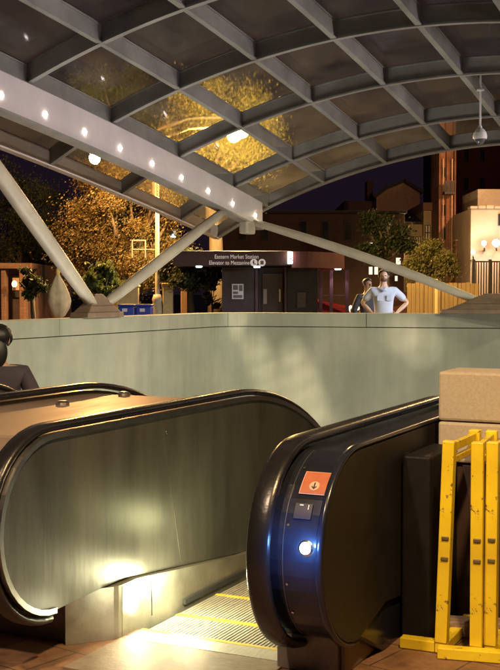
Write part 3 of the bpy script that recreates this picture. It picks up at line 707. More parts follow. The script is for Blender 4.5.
# curved reddish end of the fascia
bm = BM(); n = 14; pts = []
cx0 = x(290); 
rings = []
for k in range(n+1):
    t = k/n; xx = cx0 + (x(346)-cx0)*t; yy = -1.0 + 1.5*t*t
    rings.append([bm.verts.new(A @ Vector((xx,yy,z(268.5)))), bm.verts.new(A @ Vector((xx,3.2,z(268.5)))), bm.verts.new(A @ Vector((xx,3.2,z(253)))), bm.verts.new(A @ Vector((xx,yy,z(253))))])
for a, b in zip(rings, rings[1:]):
    for k in range(4): bm.faces.new((a[k], a[(k+1)%4], b[(k+1)%4], b[k]))
bm.faces.new(rings[0][::-1]); bm.faces.new(rings[-1]); obj('fascia_end', bm, fascr, ki)
# poster, door details
po = kbox('poster', x(232), x(243.5), -.03, -.005, z(299), z(284), mat('poster_paper',(.42,.40,.40),.5,emit=(.9,.85,.85),es=.10), ki, 0)
bm = BM(); 
for (a, b, c, d) in ((233,285,238,290),(239,285,242.6,291),(233,291.5,238,294),(233.2,295,242.4,298)): box(bm, ((x(a)+x(c))/2,-.032,(z(b)+z(d))/2), (x(c)-x(a),.004,z(b)-z(d)), M=A)
obj('poster_print', bm, mat('print_grey',(.16,.13,.14),.6), po)
kbox('door', x(262), x(283), .21, .245, 0, z(273), mat('door_brown',(.075,.06,.058),.35,.4,var=.1), ki)
kbox('door_window', x(263.5), x(267), .19, .207, z(304), z(289), mat('win_dim',(.14,.12,.12),.2,emit=(.8,.6,.5),es=.06), ki, 0)
kbox('door_handle', x(279), x(281), .17, .207, z(302), z(289), mat('handle_lit',(.75,.66,.6),.3,.6), ki)
kbox('panel', x(297), x(306), .06, .095, z(308), z(292), mat('ticket_panel',(.12,.10,.10),.4,.2,var=.5,vscale=20), ki)
fD = D-1.0
text('station_name', 'Eastern Market Station', .125, facing(at(214.5, 258.6, fD-.012)), whitet, ki, width=43.5/F*fD)
text('elevator_text', 'Elevator to Mezzanine', .125, facing(at(209, 264.6, fD-.012)), whitet, ki, width=40/F*fD)
for px_ in (253.8, 262.0):
    p = at(px_, 262.6, fD-.01); bm = BM(); bmesh.ops.create_cone(bm, segments=24, radius1=.080, radius2=.080, depth=.012, cap_ends=True, matrix=facing(p)); ic = obj('sign_disc', bm, whitet, ki)
p = at(253.8, 262.6, fD-.02)
bm = BM()
for q in ((0,.045,.022,.022), (-.005,.005,.03,.05), (.02,-.03,.05,.018)): box(bm, (q[0],q[1],0), (q[2],q[3],.006), M=facing(p))
obj('wheelchair_mark', bm, inkm, ki)
p = at(262.0, 262.6, fD-.02); bm = BM()
box(bm, (0,0,0), (.07,.08,.006), M=facing(p)); obj('elevator_mark', bm, mat('mark_grey',(.25,.2,.2),.5), ki)
# small lit box sign with an 8-like figure on the fascia corner
lb = thing('light_box_sign', 'small white lit box sign on the corner of the kiosk fascia', 'sign', at(290, 265, fD-.12), YAW)
bm = BM(); box(bm, (0,0,.13), (.11,.07,.26), M=vf(290, fD-.12) @ Matrix.Translation((0,0,z(265)))); obj('sign_box', bm, mat('lightbox',(.9,.88,.85),.4,emit=(1,.93,.86),es=4.0), lb, bevel=.01)
text('sign_figure', '8', .17, facing(at(288.9, 261.6, fD-.165)), mat('figure_red',(.35,.08,.08),.5), lb)
for k, (px_, py_) in enumerate(((199,267),(257,267.3),(338,269.5))):
    p = at(px_, py_, D-.6 if k < 2 else D+.3); bm = BM(); lathe(bm, p, [(.06,-.01),(.07,.0),(.07,.02)], 16); obj('soffit_light', bm, mat('soffit_lens',(1,1,1),.3,emit=(.85,.9,1),es=9), ki)
    light('soffit_lamp', 'SPOT', p+Vector((0,0,-.05)), 10, (.75,.8,1), .05, target=p+Vector((0,.1,-3)), spot=R(110))

# ------------------------------------------------------------------ buildings behind
def house(label, px, d, cat='building', name='building'): return thing(name, label, cat, gnd(px, d), YAW)
dark1 = mat('brick_dark', (.085,.045,.045), .85, var=.25, vscale=2, bump=.2)
D2 = 42; b = house('large dark plum brick building rising behind the kiosk', 330, D2); A2 = vf(250, D2); X2 = lambda p: W(p, D2); Z2 = lambda p: Z(p, D2)
kbox('wall', X2(223), X2(404), 0, 8, 0, Z2(214), dark1, b, .02, A2)
kbox('roof', X2(221), X2(406), -.15, 8.2, Z2(214)+.002, Z2(211), mat('roof_dark',(.03,.028,.03),.8), b, .02, A2)
litw = mat('window_lit', (.8,.78,.7), .4, emit=(1.0,.90,.72), es=.85); framem = mat('window_frame_dark', (.06,.05,.05), .6)
for (a, c, e, g) in ((368.5,243,372,254),(374,243,377.5,254),(368.5,267,372,274.5),(374,267,377.5,274.5),(395.5,258,400,264.5),(394.5,276,397,281)):
    f_ = kbox('window', X2(a-.8), X2(e+.8), -.07, -.004, Z2(g+.8), Z2(c-.8), framem, b, .01, A2)
    kbox('pane', X2(a), X2(e), -.085, -.072, Z2(g), Z2(c), litw, f_, 0, A2)
for (a, c, e, g) in ((300,222,306,240),(322,222,328,240),(345,222,351,240),(240,222,246,240),(262,222,268,240),(384,222,390,240)):
    f_ = kbox('window', X2(a-.8), X2(e+.8), -.06, -.004, Z2(g+.8), Z2(c-.8), framem, b, .01, A2)
    kbox('pane', X2(a), X2(e), -.07, -.062, Z2(g), Z2(c), mat('pane_dark',(.02,.02,.025),.1), f_, 0, A2)
# dim gabled house
D3 = 66; b = house('dim gabled house with a hazy tan gable above the dark building', 395, D3, 'house', 'house'); A3 = vf(250, D3); X3 = lambda p: W(p, D3); Z3 = lambda p: Z(p, D3)
tan = mat('stucco_tan', (.42,.29,.22), .85, var=.15, bump=.1)
bm = BM(); pr_ = [(X3(376),0),(X3(376),Z3(198)),(X3(385),Z3(190)),(X3(403),Z3(183)),(X3(419),Z3(193)),(X3(419),0)]
a_ = [bm.verts.new(A3 @ Vector((q,0,w))) for q, w in pr_]; c_ = [bm.verts.new(A3 @ Vector((q,9,w))) for q, w in pr_]
for k in range(6): bm.faces.new((a_[k], a_[(k+1)%6], c_[(k+1)%6], c_[k]))
bm.faces.new(a_[::-1]); bm.faces.new(c_); obj('wall', bm, tan, b)
bm = BM(); roofm = mat('roof_slate',(.04,.035,.04),.7)
for (q0, w0, q1, w1) in ((374,197.5,385,189),(385,189,403,181.5),(403,181.5,421,192.5)): bar(bm, A3 @ Vector(((X3(q0)+X3(q1))/2,-.4,(Z3(w0)+Z3(w1))/2)), A3 @ Vector(((X3(q0)+X3(q1))/2,9.4,(Z3(w0)+Z3(w1))/2)), math.hypot(X3(q1)-X3(q0), Z3(w1)-Z3(w0))+.1, .18, up=A3.to_3x3() @ Vector((-(Z3(w1)-Z3(w0)),0,X3(q1)-X3(q0))))
obj('roof', bm, roofm, b)
kbox('chimney', X3(370), X3(376), 2, 3.2, 0, Z3(178), dark1, b, .02, A3)
kbox('wall', X3(345), X3(376), 1, 9, 0, Z3(200), dark1, b, .02, A3)
# cream lit house next to the tower
D4 = 52; A4 = vf(250, D4); X4 = lambda p: W(p, D4); Z4 = lambda p: Z(p, D4)
cream = mat('cream_render', (.55,.42,.24), .85, var=.12, vscale=1.5, bump=.12)
b = house('cream lit row house with a tall barred window left of the brick tower', 422, D4, 'house', 'house')
kbox('wall', X4(423), X4(440), 0, 8, 0, Z4(211), cream, b, .02, A4)
kbox('wall', X4(404), X4(423), .4, 8, 0, Z4(224), cream, b, .02, A4)
kbox('cornice', X4(421.5), X4(440.5), -.25, 8, Z4(211)+.002, Z4(203), mat('cornice_red',(.28,.13,.08),.7,var=.2), b, .03, A4)
kbox('roof', X4(403), X4(423), .2, 8, Z4(224)+.002, Z4(221.5), roofm, b, .02, A4)
for (a, c, e, g) in ((425,226,429,240),(431.5,226,436,240),(409,237,414,252),(417,237,420.5,252),(425,252,429,268),(431.5,252,436,268)):
    f_ = kbox('window', X4(a-.7), X4(e+.7), -.06 if a > 422 else .34, -.004 if a > 422 else .396, Z4(g+.8), Z4(c-.8), framem, b, .01, A4)
    kbox('pane', X4(a), X4(e), -.07 if a > 422 else .33, -.062 if a > 422 else .338, Z4(g), Z4(c), mat('pane_amber',(.2,.12,.06),.15,emit=(1,.55,.2),es=.15), f_, 0, A4)
    bm = BM(); box(bm, ((X4(a)+X4(e))/2, -.08 if a > 422 else .32, (Z4(g)+Z4(c))/2), (.05,.03,Z4(c)-Z4(g)), M=A4); box(bm, ((X4(a)+X4(e))/2, -.085 if a > 422 else .315, (Z4(g)+Z4(c))/2), (X4(e)-X4(a),.03,.05), M=A4); obj('bars', bm, framem, f_)
# brick tower
def brickmat(name, c1, c2, mo, sc=1.):
    m = bpy.data.materials.new(name); m.use_nodes = True; nt = m.node_tree; N = nt.nodes; L = nt.links; b_ = N['Principled BSDF']; b_.inputs['Roughness'].default_value = .85
    tc = N.new('ShaderNodeTexCoord'); sp = N.new('ShaderNodeSeparateXYZ'); cb = N.new('ShaderNodeCombineXYZ'); ad = N.new('ShaderNodeMath'); ad.operation = 'ADD'
    L.new(tc.outputs['Object'], sp.inputs[0]); L.new(sp.outputs[0], ad.inputs[0]); L.new(sp.outputs[1], ad.inputs[1]); L.new(ad.outputs[0], cb.inputs[0]); L.new(sp.outputs[2], cb.inputs[1])
    br = N.new('ShaderNodeTexBrick'); br.inputs['Brick Width'].default_value = .24; br.inputs['Row Height'].default_value = .09; br.inputs['Mortar Size'].default_value = .012; br.inputs['Scale'].default_value = sc
    br.inputs['Color1'].default_value = (*c1,1); br.inputs['Color2'].default_value = (*c2,1); br.inputs['Mortar'].default_value = (*mo,1)
    L.new(cb.outputs[0], br.inputs['Vector'])
    n = N.new('ShaderNodeTexNoise'); n.inputs['Scale'].default_value = .9; n.inputs['Detail'].default_value = 7; L.new(tc.outputs['Object'], n.inputs['Vector'])
    cr = N.new('ShaderNodeValToRGB'); cr.color_ramp.elements[0].position = .35; cr.color_ramp.elements[0].color = (.5,.5,.5,1); cr.color_ramp.elements[1].position = .6; L.new(n.outputs['Fac'], cr.inputs['Fac'])
    mx = N.new('ShaderNodeMixRGB'); mx.blend_type = 'MULTIPLY'; mx.inputs['Fac'].default_value = 1; L.new(br.outputs['Color'], mx.inputs['Color1']); L.new(cr.outputs['Color'], mx.inputs['Color2']); L.new(mx.outputs['Color'], b_.inputs['Base Color'])
    return m
brick = brickmat('brick_orange', (.36,.13,.07), (.44,.17,.09), (.25,.16,.12))
D5 = 50; A5 = vf(250, D5); X5 = lambda p: W(p, D5); Z5 = lambda p: Z(p, D5)
tw = thing('brick_tower', 'tall narrow orange lit brick tower with iron balcony and ladder rails', 'tower', gnd(445, D5), YAW)
kbox('wall', X5(438), X5(454.5), 0, 2.2, 0, Z5(140), brick, tw, .03, A5)
for px_ in (438.6, 446, 453.8): kbox('pilaster', X5(px_-.9), X5(px_+.9), -.12, -.003, 0, Z5(142), brick, tw, .01, A5)
bal = kbox('balcony', X5(441), X5(451), -.75, -.125, Z5(196), Z5(193.5), framem, tw, .01, A5)
bm = BM()
for k in range(9): box(bm, (X5(441)+(X5(451)-X5(441))*k/8, -.72, Z5(188.5)), (.035,.035,Z5(183.5)-Z5(193.5)), M=A5)
box(bm, ((X5(441)+X5(451))/2,-.72,Z5(183.5)), (X5(451)-X5(441),.05,.05), M=A5); obj('balcony_rail', bm, framem, bal)
for px_ in (441.8, 450.6): kbox('tie_rod', X5(px_-.35), X5(px_+.35), -.2, -.14, 2, Z5(160), mat('rod_light',(.55,.40,.28),.5,.3), tw, 0, A5)
for (c, g) in ((205,216),(228,240),(250,262),(168,178)):
    f_ = kbox('window', X5(441.5), X5(444.8), -.05, -.004, Z5(g), Z5(c), framem, tw, .01, A5)
    kbox('pane', X5(442), X5(444.3), -.06, -.052, Z5(g-.6), Z5(c+.6), mat('pane_dark',(.02,.02,.025),.1), f_, 0, A5)
D6b = 70; b = house('tall dark red brick block rising behind the brick tower at the right edge', 500, D6b); A6b = vf(250, D6b)
kbox('wall', W(452,D6b), W(640,D6b), 0, 12, 0, Z(128,D6b), mat('brick_deep_red',(.10,.030,.035),.9,var=.3,vscale=.6,bump=.2), b, .02, A6b)
kbox('roof', W(451,D6b), W(641,D6b), -.2, 12.2, Z(128,D6b)+.002, Z(125,D6b), roofm, b, .02, A6b)
for a in (462, 478, 505, 530):
    for c in (150, 178, 206):
        f_ = kbox('window', W(a,D6b), W(a+6,D6b), -.06, -.004, Z(c+13,D6b), Z(c,D6b), framem, b, .01, A6b)
        kbox('pane', W(a+.7,D6b), W(a+5.3,D6b), -.07, -.062, Z(c+12.4,D6b), Z(c+.6,D6b), mat('pane_dark',(.02,.02,.025),.1), f_, 0, A6b)
# low orange brick wing right of the tower
b = house('low brick wing between the tower and the cream building', 462, 49); A6 = vf(250, 49)
kbox('wall', W(455,49), W(474,49), 0, 6, 0, Z(241,49), brick, b, .02, A6)
kbox('roof', W(454.6,49), W(474,49), -.15, 6.1, Z(241,49)+.002, Z(239.5,49), cream, b, .02, A6)
# cream corner building with floodlights
D7 = 46; A7 = vf(250, D7); X7 = lambda p: W(p, D7); Z7 = lambda p: Z(p, D7)
b = house('cream rendered building with two bright floodlights at the right edge', 500, D7)
crm2 = mat('cream_render_two', (.38,.28,.19), .85, var=.16, vscale=1.2, bump=.15)
kbox('wall', X7(470), X7(600), 0, 10, 0, Z7(209), crm2, b, .02, A7)
for k in range(16): kbox('coping_stone', X7(469+8*k), X7(476.5+8*k), -.12, .5, Z7(209)+.002, Z7(206.5-(k%3)*.4), crm2, b, .02, A7)
kbox('roof_box', X7(489), X7(530), 2.5, 6, Z7(206)+.003, Z7(184), mat('white_box',(.55,.48,.42),.7,var=.1), b, .03, A7)
for (a, c, e, g) in ((497,214,505,226),(520,214,530,240)):
    f_ = kbox('window', X7(a), X7(e), -.06, -.004, Z7(g), Z7(c), framem, b, .01, A7)
    kbox('pane', X7(a+.6), X7(e-.6), -.07, -.062, Z7(g-.6), Z7(c+.6), mat('pane_dark',(.02,.02,.025),.1), f_, 0, A7)
for k, (px_, py_, rr, w_, colr) in enumerate(((484,243,.08,60,(1.0,.95,.85)), (496,243,.12,75,(.85,.92,1.0)), (473,252,.07,14,(1.0,.72,.25)))):
    p = at(px_, py_, D7-.7); fl = thing('floodlight', ['round warm white floodlight left of the brightest one on the cream building','brightest bluish white floodlight on the cream building','amber floodlight at the corner of the cream building'][k], 'floodlight', p, YAW, 'floodlights on the cream building')
    bm = BM(); bmesh.ops.create_cone(bm, segments=20, radius1=rr*1.25, radius2=rr*.7, depth=.2, cap_ends=True, matrix=facing(p) @ Matrix.Translation((0,0,-.12)) @ Matrix.Rotation(PI,4,'X')); obj('lamp_housing', bm, framem, fl)
    bm = BM(); bar(bm, p+Vector((0,0,-.15)), A7 @ Vector((X7(px_),0,Z7(py_)-.3)), .05, .05); obj('bracket', bm, framem, fl)
    bm = BM(); ellip(bm, (0,0,0), (rr*1.2,rr*1.2,rr*.5), M=None); bmesh.ops.transform(bm, matrix=facing(p), verts=bm.verts); obj('lens', bm, mat('flood_lens%d'%k, (1,1,1), .3, emit=colr, es=55 if k < 2 else 14), fl, smooth=True)
    light('flood_light', 'POINT', p + (facing(p).to_3x3() @ Vector((0,0,.3))), w_, colr, rr)
# iron railing in front of it
D8 = 38; rl = thing('railing', 'dark iron railing on a low wall below the floodlights', 'railing', gnd(490, D8), YAW); A8 = vf(250, D8)
for k in range(34): kbox('baluster', W(473+2.6*k,D8)-.018, W(473+2.6*k,D8)+.018, -.018, .018, Z(302,D8), Z(262.5,D8), framem, rl, 0, A8)
for px_ in (473, 489.5, 512): kbox('post', W(px_,D8)-.05, W(px_,D8)+.05, -.06, .06, 0, Z(259.5,D8), framem, rl, .005, A8)
kbox('top_rail', W(472,D8), W(562,D8), -.03, .03, Z(262.4,D8), Z(261,D8), framem, rl, .004, A8)
lw = tag(kbox('low_wall', W(468,D8), W(562,D8), -.15, .15, 0, Z(302.3,D8), crm2, None, .01, A8), 'low cream wall under the iron railing', 'wall')
# yellow-lit board fence and pale post
D9 = 30; fe = thing('board_fence', 'tan board fence lit yellow behind the man and below the small tree', 'fence', gnd(435, D9), YAW); A9 = vf(250, D9)
fm = mat('fence_wood', (.26,.17,.075), .8, var=.22, vscale=3, stretch=(8,8,.6), bump=.2)
nb = 17
for k in range(nb):
    a = 407+4.2*k; kbox('board', W(a+.15,D9), W(a+4.05,D9), random.uniform(-.012,.012), .03, 0, Z(283+random.uniform(-.6,.6),D9), fm, fe, .004, A9)
kbox('rail', W(407,D9), W(478,D9), .045, .10, Z(287,D9), Z(285,D9), fm, fe, .004, A9)
pp_ = thing('signpost', 'thin pale post standing in front of the tan board fence', 'post', gnd(436, D9-.8)); A10 = vf(250, D9-.8)
kbox('post', W(435,D9-.8), W(437.4,D9-.8), -.03, .03, 0, Z(279,D9-.8), mat('pale_post',(.70,.55,.32),.6), pp_, .004, A10)
# ------------------------------------------------------------------ cars
def car(label, M, paint, L=4.4, w=1.75, h=1.5, head=True):
    t = thing('parked_car', label, 'car', M.to_translation(), M.to_euler().z)
    prof = [(-.50,.30),(-.50,.62),(-.47,.78),(-.27,.86),(-.16,1.0),(.22,1.0),(.40,.66+.2),(.50,.80),(.50,.30),(.42,.22),(-.42,.22)]
    bm = BM(); A_ = []; Bb = []
    for (u, v) in prof:
        inset = .10 if v > .9 else 0
        A_.append(bm.verts.new(M @ Vector((u*L, -w/2+inset*w, v*h*.98)))); Bb.append(bm.verts.new(M @ Vector((u*L, w/2-inset*w, v*h*.98))))
    m_ = len(prof)
    for k in range(m_): bm.faces.new((A_[k], A_[(k+1)%m_], Bb[(k+1)%m_], Bb[k]))
    bm.faces.new(A_[::-1]); bm.faces.new(Bb); body = obj('body', bm, paint, t, bevel=.06)
    gl = mat('car_glass', (.015,.016,.02), .06, spec=.8)
    for s in (-1, 1):
        bm = BM(); pts = [(-.24,.865),(-.155,.96),(.20,.96),(.34,.865)]
        yy = s*(w/2-.055*w); vs_ = [bm.verts.new(M @ Vector((u*L, yy*(1.0 if v < .9 else .91)+s*.035, v*h*.98))) for u, v in pts]; bm.faces.new(vs_)
        o = obj('side_window', bm, gl, t); o.modifiers.new('S','SOLIDIFY').thickness = .01
        for u in (-.31, .31):
            bm = BM(); bmesh.ops.create_cone(bm, segments=24, radius1=.33, radius2=.33, depth=.22, cap_ends=True, matrix=M @ Matrix.Translation((u*L, s*(w/2-.09), .33)) @ Matrix.Rotation(R(90),4,'X')); wh = obj('wheel', bm, rubber, t, bevel=.02)
            bm = BM(); bmesh.ops.create_cone(bm, segments=18, radius1=.20, radius2=.20, depth=.235, cap_ends=True, matrix=M @ Matrix.Translation((u*L, s*(w/2-.09), .33)) @ Matrix.Rotation(R(90),4,'X')); obj('rim', bm, trimm, wh)
        bm = BM(); ellip(bm, (0,0,0), (.05,.17,.09)); bmesh.ops.transform(bm, matrix=M @ Matrix.Translation((-.485*L, s*w*.36, .66*h)), verts=bm.verts)
        obj('headlight', bm, mat('headlamp',(.9,.9,.85),.15,emit=(1,.9,.8),es=1.2 if head else .3), t, smooth=True)
    return t
car('red car seen through the glazed shelter, mostly hidden behind the kiosk', vf(287, 31) @ Matrix.Rotation(PI,4,'Z'), mat('car_red', (.45,.02,.03), .3, coat=.6), 3.3, 1.75, 1.46)
car('dark maroon car with glinting headlight left of the man in the pale shirt', vf(427, 33.5) @ Matrix.Rotation(R(6),4,'Z'), mat('car_maroon', (.05,.015,.014), .3, coat=.6), 4.4, 1.75, 1.50)
# glass bay at the right end of the kiosk
bay = thing('bus_shelter', 'dark glazed shelter under the reddish end of the kiosk fascia', 'shelter', gnd(333, 26.5), YAW)
for px_ in (320.5, 331, 347): kbox('post', W(px_,26.5)-.04, W(px_,26.5)+.04, -.04, .04, 0, Z(270,26.5), fascr, bay, .005, vf(250,26.5))
kbox('rail', W(320,26.5), W(348,26.5), -.03, .03, Z(296,26.5), Z(295,26.5), fascr, bay, .003, vf(250,26.5))
# ------------------------------------------------------------------ things on the left beyond the wall
blue = mat('bin_blue', (.02,.05,.42), .4, coat=.3, var=.1); D12 = 19.5; A12 = vf(250, D12)
for k, (a, c) in enumerate(((119.5,135.5), (137,152.5))):
    t = thing('news_box', ['blue box with a pale label next to the strut foot','blue box with a pale label on the right of its twin'][k], 'newspaper box', gnd((a+c)/2, D12), YAW, 'blue boxes behind the wall')
    kbox('cabinet', W(a,D12), W(c,D12), -.2, .2, 0, Z(306.5,D12), blue, t, .02, A12); kbox('lid', W(a-.5,D12), W(c+.5,D12), -.23, .23, Z(306.4,D12), Z(304.2,D12), blue, t, .015, A12)
    kbox('label', W(a+4,D12), W(a+9,D12), -.206, -.2005, Z(311.5,D12), Z(308.3,D12), mat('label_pale',(.55,.58,.75),.5), t, 0, A12)
# closed umbrella in a pale cover
D13 = 17.5; up = gnd(58, D13); um = thing('patio_umbrella', 'closed umbrella in a pale cover standing behind the wall at left', 'umbrella', up)
bm = BM(); prof = [(.05,Z(318,D13)),(.10,Z(316,D13)),(.165,Z(308,D13)),(.185,Z(301,D13)),(.16,Z(293,D13)),(.10,Z(284,D13)),(.05,Z(278,D13)),(.02,Z(274,D13))]
lathe(bm, up, prof, 24)
for v in bm.verts:
    d = v.co-up; ang = math.atan2(d.y, d.x); f_ = 1+.10*math.sin(5*ang+v.co.z*3); v.co = Vector((up.x+d.x*f_, up.y+d.y*f_, v.co.z))
obj('cover', bm, mat('cover_pale',(.62,.52,.38),.7,var=.18,vscale=5,bump=.3,bscale=10), um, smooth=True)
bm = BM(); tube(bm, [up, up+Vector((0,0,Z(268,D13)))], .02, 10); obj('pole', bm, mat('pale_post',(.70,.55,.32),.6), um)
bm = BM(); ellip(bm, (0,0,0), (.035,.035,.07)); bmesh.ops.transform(bm, matrix=Matrix.Translation((up.x,up.y,Z(272,D13))), verts=bm.verts); obj('finial', bm, mat('finial_yellow',(.75,.55,.15),.5), um, smooth=True)
bm = BM(); lathe(bm, up, [(.28,0),(.28,.05),(.05,.09)], 20); obj('foot', bm, basem, um)
brickd = brickmat('brick_dull', (.14,.06,.04), (.17,.075,.05), (.10,.07,.06))
# brick pillar and lit windows at far left
D14 = 30; A14 = vf(250, D14)
b = house('brick shopfront with amber lit windows at the far left', 0, D14)
kbox('wall', W(-60,D14), W(24,D14), 2.0, 8, 0, Z(262,D14), dark1, b, .02, A14)
kbox('pillar', W(10,D14), W(16.5,D14), 1.2, 1.6, 0, Z(268,D14), brickd, b, .02, A14); kbox('pillar', W(-9,D14), W(-4,D14), 1.2, 1.6, 0, Z(268,D14), brickd, b, .02, A14)
kbox('lintel', W(-60,D14), W(24,D14), 1.1, 2.0, Z(268,D14)+.002, Z(262,D14), brickd, b, .02, A14)
for (a, c, e, g) in ((-3,277,9,290),(17.5,279,22,292)):
    f_ = kbox('window', W(a,D14), W(e,D14), 1.93, 1.996, Z(g+8,D14), Z(c-3,D14), framem, b, .01, A14)
    kbox('pane', W(a+.8,D14), W(e-.8,D14), 1.90, 1.927, Z(g,D14), Z(c,D14), mat('pane_warm',(.4,.2,.08),.3,emit=(1,.42,.13),es=.5), f_, 0, A14)
bl_ = thing('wall_lamp', 'small amber lamp on the brick pillar at the far left', 'lamp', at(14.5, 284, D14-.5)); p = at(14.5, 284, D14+1.0)
bm = BM(); ellip(bm, (0,0,0), (.07,.07,.09)); bmesh.ops.transform(bm, matrix=Matrix.Translation(p), verts=bm.verts); bl_.location = p; obj('globe', bm, mat('amber_globe',(1,.7,.4),.3,emit=(1,.5,.2),es=6), bl_, smooth=True) if False else None
bmx = BM(); ellip(bmx, p, (.07,.07,.09)); obj('globe', bmx, mat('amber_globe',(1,.7,.4),.3,emit=(1,.5,.2),es=6), bl_, smooth=True)
bmx = BM(); bar(bmx, p+Vector((0,0,-.08)), p+Vector((0,0,-.16)), .05, .05, up=(0,1,0)); obj('bracket', bmx, framem, bl_)
# yellow lit low wall and column behind the bins
D15 = 27; A15 = vf(250, D15)
ywm = mat('stone_yellow', (.45,.36,.18), .8, var=.15, bump=.15)
yw = thing('garden_wall', 'yellow lit stepped garden wall behind the blue boxes', 'wall', gnd(135, D15), YAW)
kbox('wall', W(117,D15), W(138,D15), 0, .35, 0, Z(287,D15), ywm, yw, .02, A15); kbox('coping', W(116,D15), W(139,D15), -.05, .4, Z(287,D15)+.002, Z(285,D15), mat('stone_pale',(.6,.5,.3),.7), yw, .01, A15)
gc = thing('gate_pillar', 'yellow lit stone gate pillar right of the lamp post', 'pillar', gnd(168, D15), YAW)
kbox('shaft', W(163,D15), W(172.5,D15), -.1, .3, 0, Z(286,D15), ywm, gc, .02, A15); kbox('cap', W(162,D15), W(173.5,D15), -.14, .34, Z(286,D15)+.002, Z(283,D15), ywm, gc, .02, A15)
gc2 = thing('gate_pillar', 'dim gate pillar nearer the kiosk', 'pillar', gnd(184, D15+1), YAW)
kbox('shaft', W(181,D15+1), W(188,D15+1), -.1, .3, 0, Z(288,D15+1), mat('stone_dim',(.28,.18,.11),.8,var=.2), gc2, .02, vf(250,D15+1))

# ------------------------------------------------------------------ street lamp and the frame hung on it
D16 = 27; sp_ = gnd(157.5, D16); lampp = thing('street_lamp', 'tall pale street lamp left of the kiosk with an added second arm, glowing through the glass roof', 'street lamp', sp_)
polem = mat('pole_paint', (.42,.37,.26), .5, var=.1)
topz = Z(140, D16); arm = at(238, 140, D16)
bm = BM(); tube(bm, [sp_, sp_+Vector((0,0,1.2)), sp_+Vector((0,0,topz))], [.075,.055,.04], 14); obj('pole', bm, polem, lampp, smooth=True)
bm = BM(); lathe(bm, sp_, [(.16,0),(.16,.5),(.12,.62),(.14,.9),(.11,1.25),(.13,1.30),(.09,1.42)], 18); obj('base', bm, polem, lampp, smooth=True)
bm = BM(); tube(bm, [sp_+Vector((0,0,topz-.05)), (sp_*.6+Vector((arm.x,arm.y,0))*.4)+Vector((0,0,topz+.25)), Vector((arm.x,arm.y,topz+.3))], .035, 10); obj('arm', bm, polem, lampp, smooth=True)
hp = Vector((arm.x, arm.y, topz+.22))
bm = BM(); ellip(bm, hp, (.26,.20,.11)); obj('lamp_head', bm, polem, lampp, smooth=True)
bm = BM(); ellip(bm, hp+Vector((0,0,-.09)), (.26,.2,.13)); obj('lens', bm, mat('sodium_lens',(1,.85,.5),.3,emit=(1,.72,.28),es=60), lampp, smooth=True)
light('street_light', 'POINT', hp+Vector((0,-.1,-.35)), 4200, (1,.66,.22), .15)
sg = thing('sign_frame', 'square outline frame with a crossbar hung beside the street lamp', 'sign', at(139, 252, D16+.3), YAW); A17 = vf(250, D16+.3)
for (a, c, e, g) in ((132,240,133.2,258),(145,240,146.2,258),(133.3,240,144.9,241.2),(133.3,249,144.9,250)):
    kbox('bar', W(a,D16+.3), W(e,D16+.3), -.02, .02, Z(g,D16+.3), Z(c,D16+.3), mat('frame_grey',(.42,.38,.36),.5), sg, .003, A17)
kbox('bar', W(146.3,D16+.3), W(156.5,D16+.3), -.02, .02, Z(249.9,D16+.3), Z(249.2,D16+.3), mat('frame_grey',(.42,.38,.36),.5), sg, .003, A17)
# ------------------------------------------------------------------ trees
def leafmat(name, c1, c2):
    m = bpy.data.materials.new(name); m.use_nodes = True; nt = m.node_tree; N = nt.nodes; L = nt.links; b_ = N['Principled BSDF']; b_.inputs['Roughness'].default_value = .6
    oi = N.new('ShaderNodeNewGeometry'); cr = N.new('ShaderNodeValToRGB'); cr.color_ramp.elements[0].color = (*c1,1); cr.color_ramp.elements[1].color = (*c2,1)
    L.new(oi.outputs['Random Per Island'], cr.inputs['Fac']); L.new(cr.outputs['Color'], b_.inputs['Base Color'])
    tl = N.new('ShaderNodeBsdfTranslucent'); L.new(cr.outputs['Color'], tl.inputs['Color']); mx = N.new('ShaderNodeMixShader'); mx.inputs['Fac'].default_value = .35
    L.new(b_.outputs[0], mx.inputs[1]); L.new(tl.outputs[0], mx.inputs[2]); L.new(mx.outputs[0], N['Material Output'].inputs['Surface']); return m
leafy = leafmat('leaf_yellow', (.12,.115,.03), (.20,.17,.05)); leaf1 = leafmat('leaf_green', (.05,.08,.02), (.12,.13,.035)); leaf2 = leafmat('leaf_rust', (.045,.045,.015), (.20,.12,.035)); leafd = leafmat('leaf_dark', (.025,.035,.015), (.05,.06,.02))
bark = mat('bark', (.09,.065,.045), .9, var=.3, vscale=6, stretch=(3,3,.6), bump=.5, bscale=12)
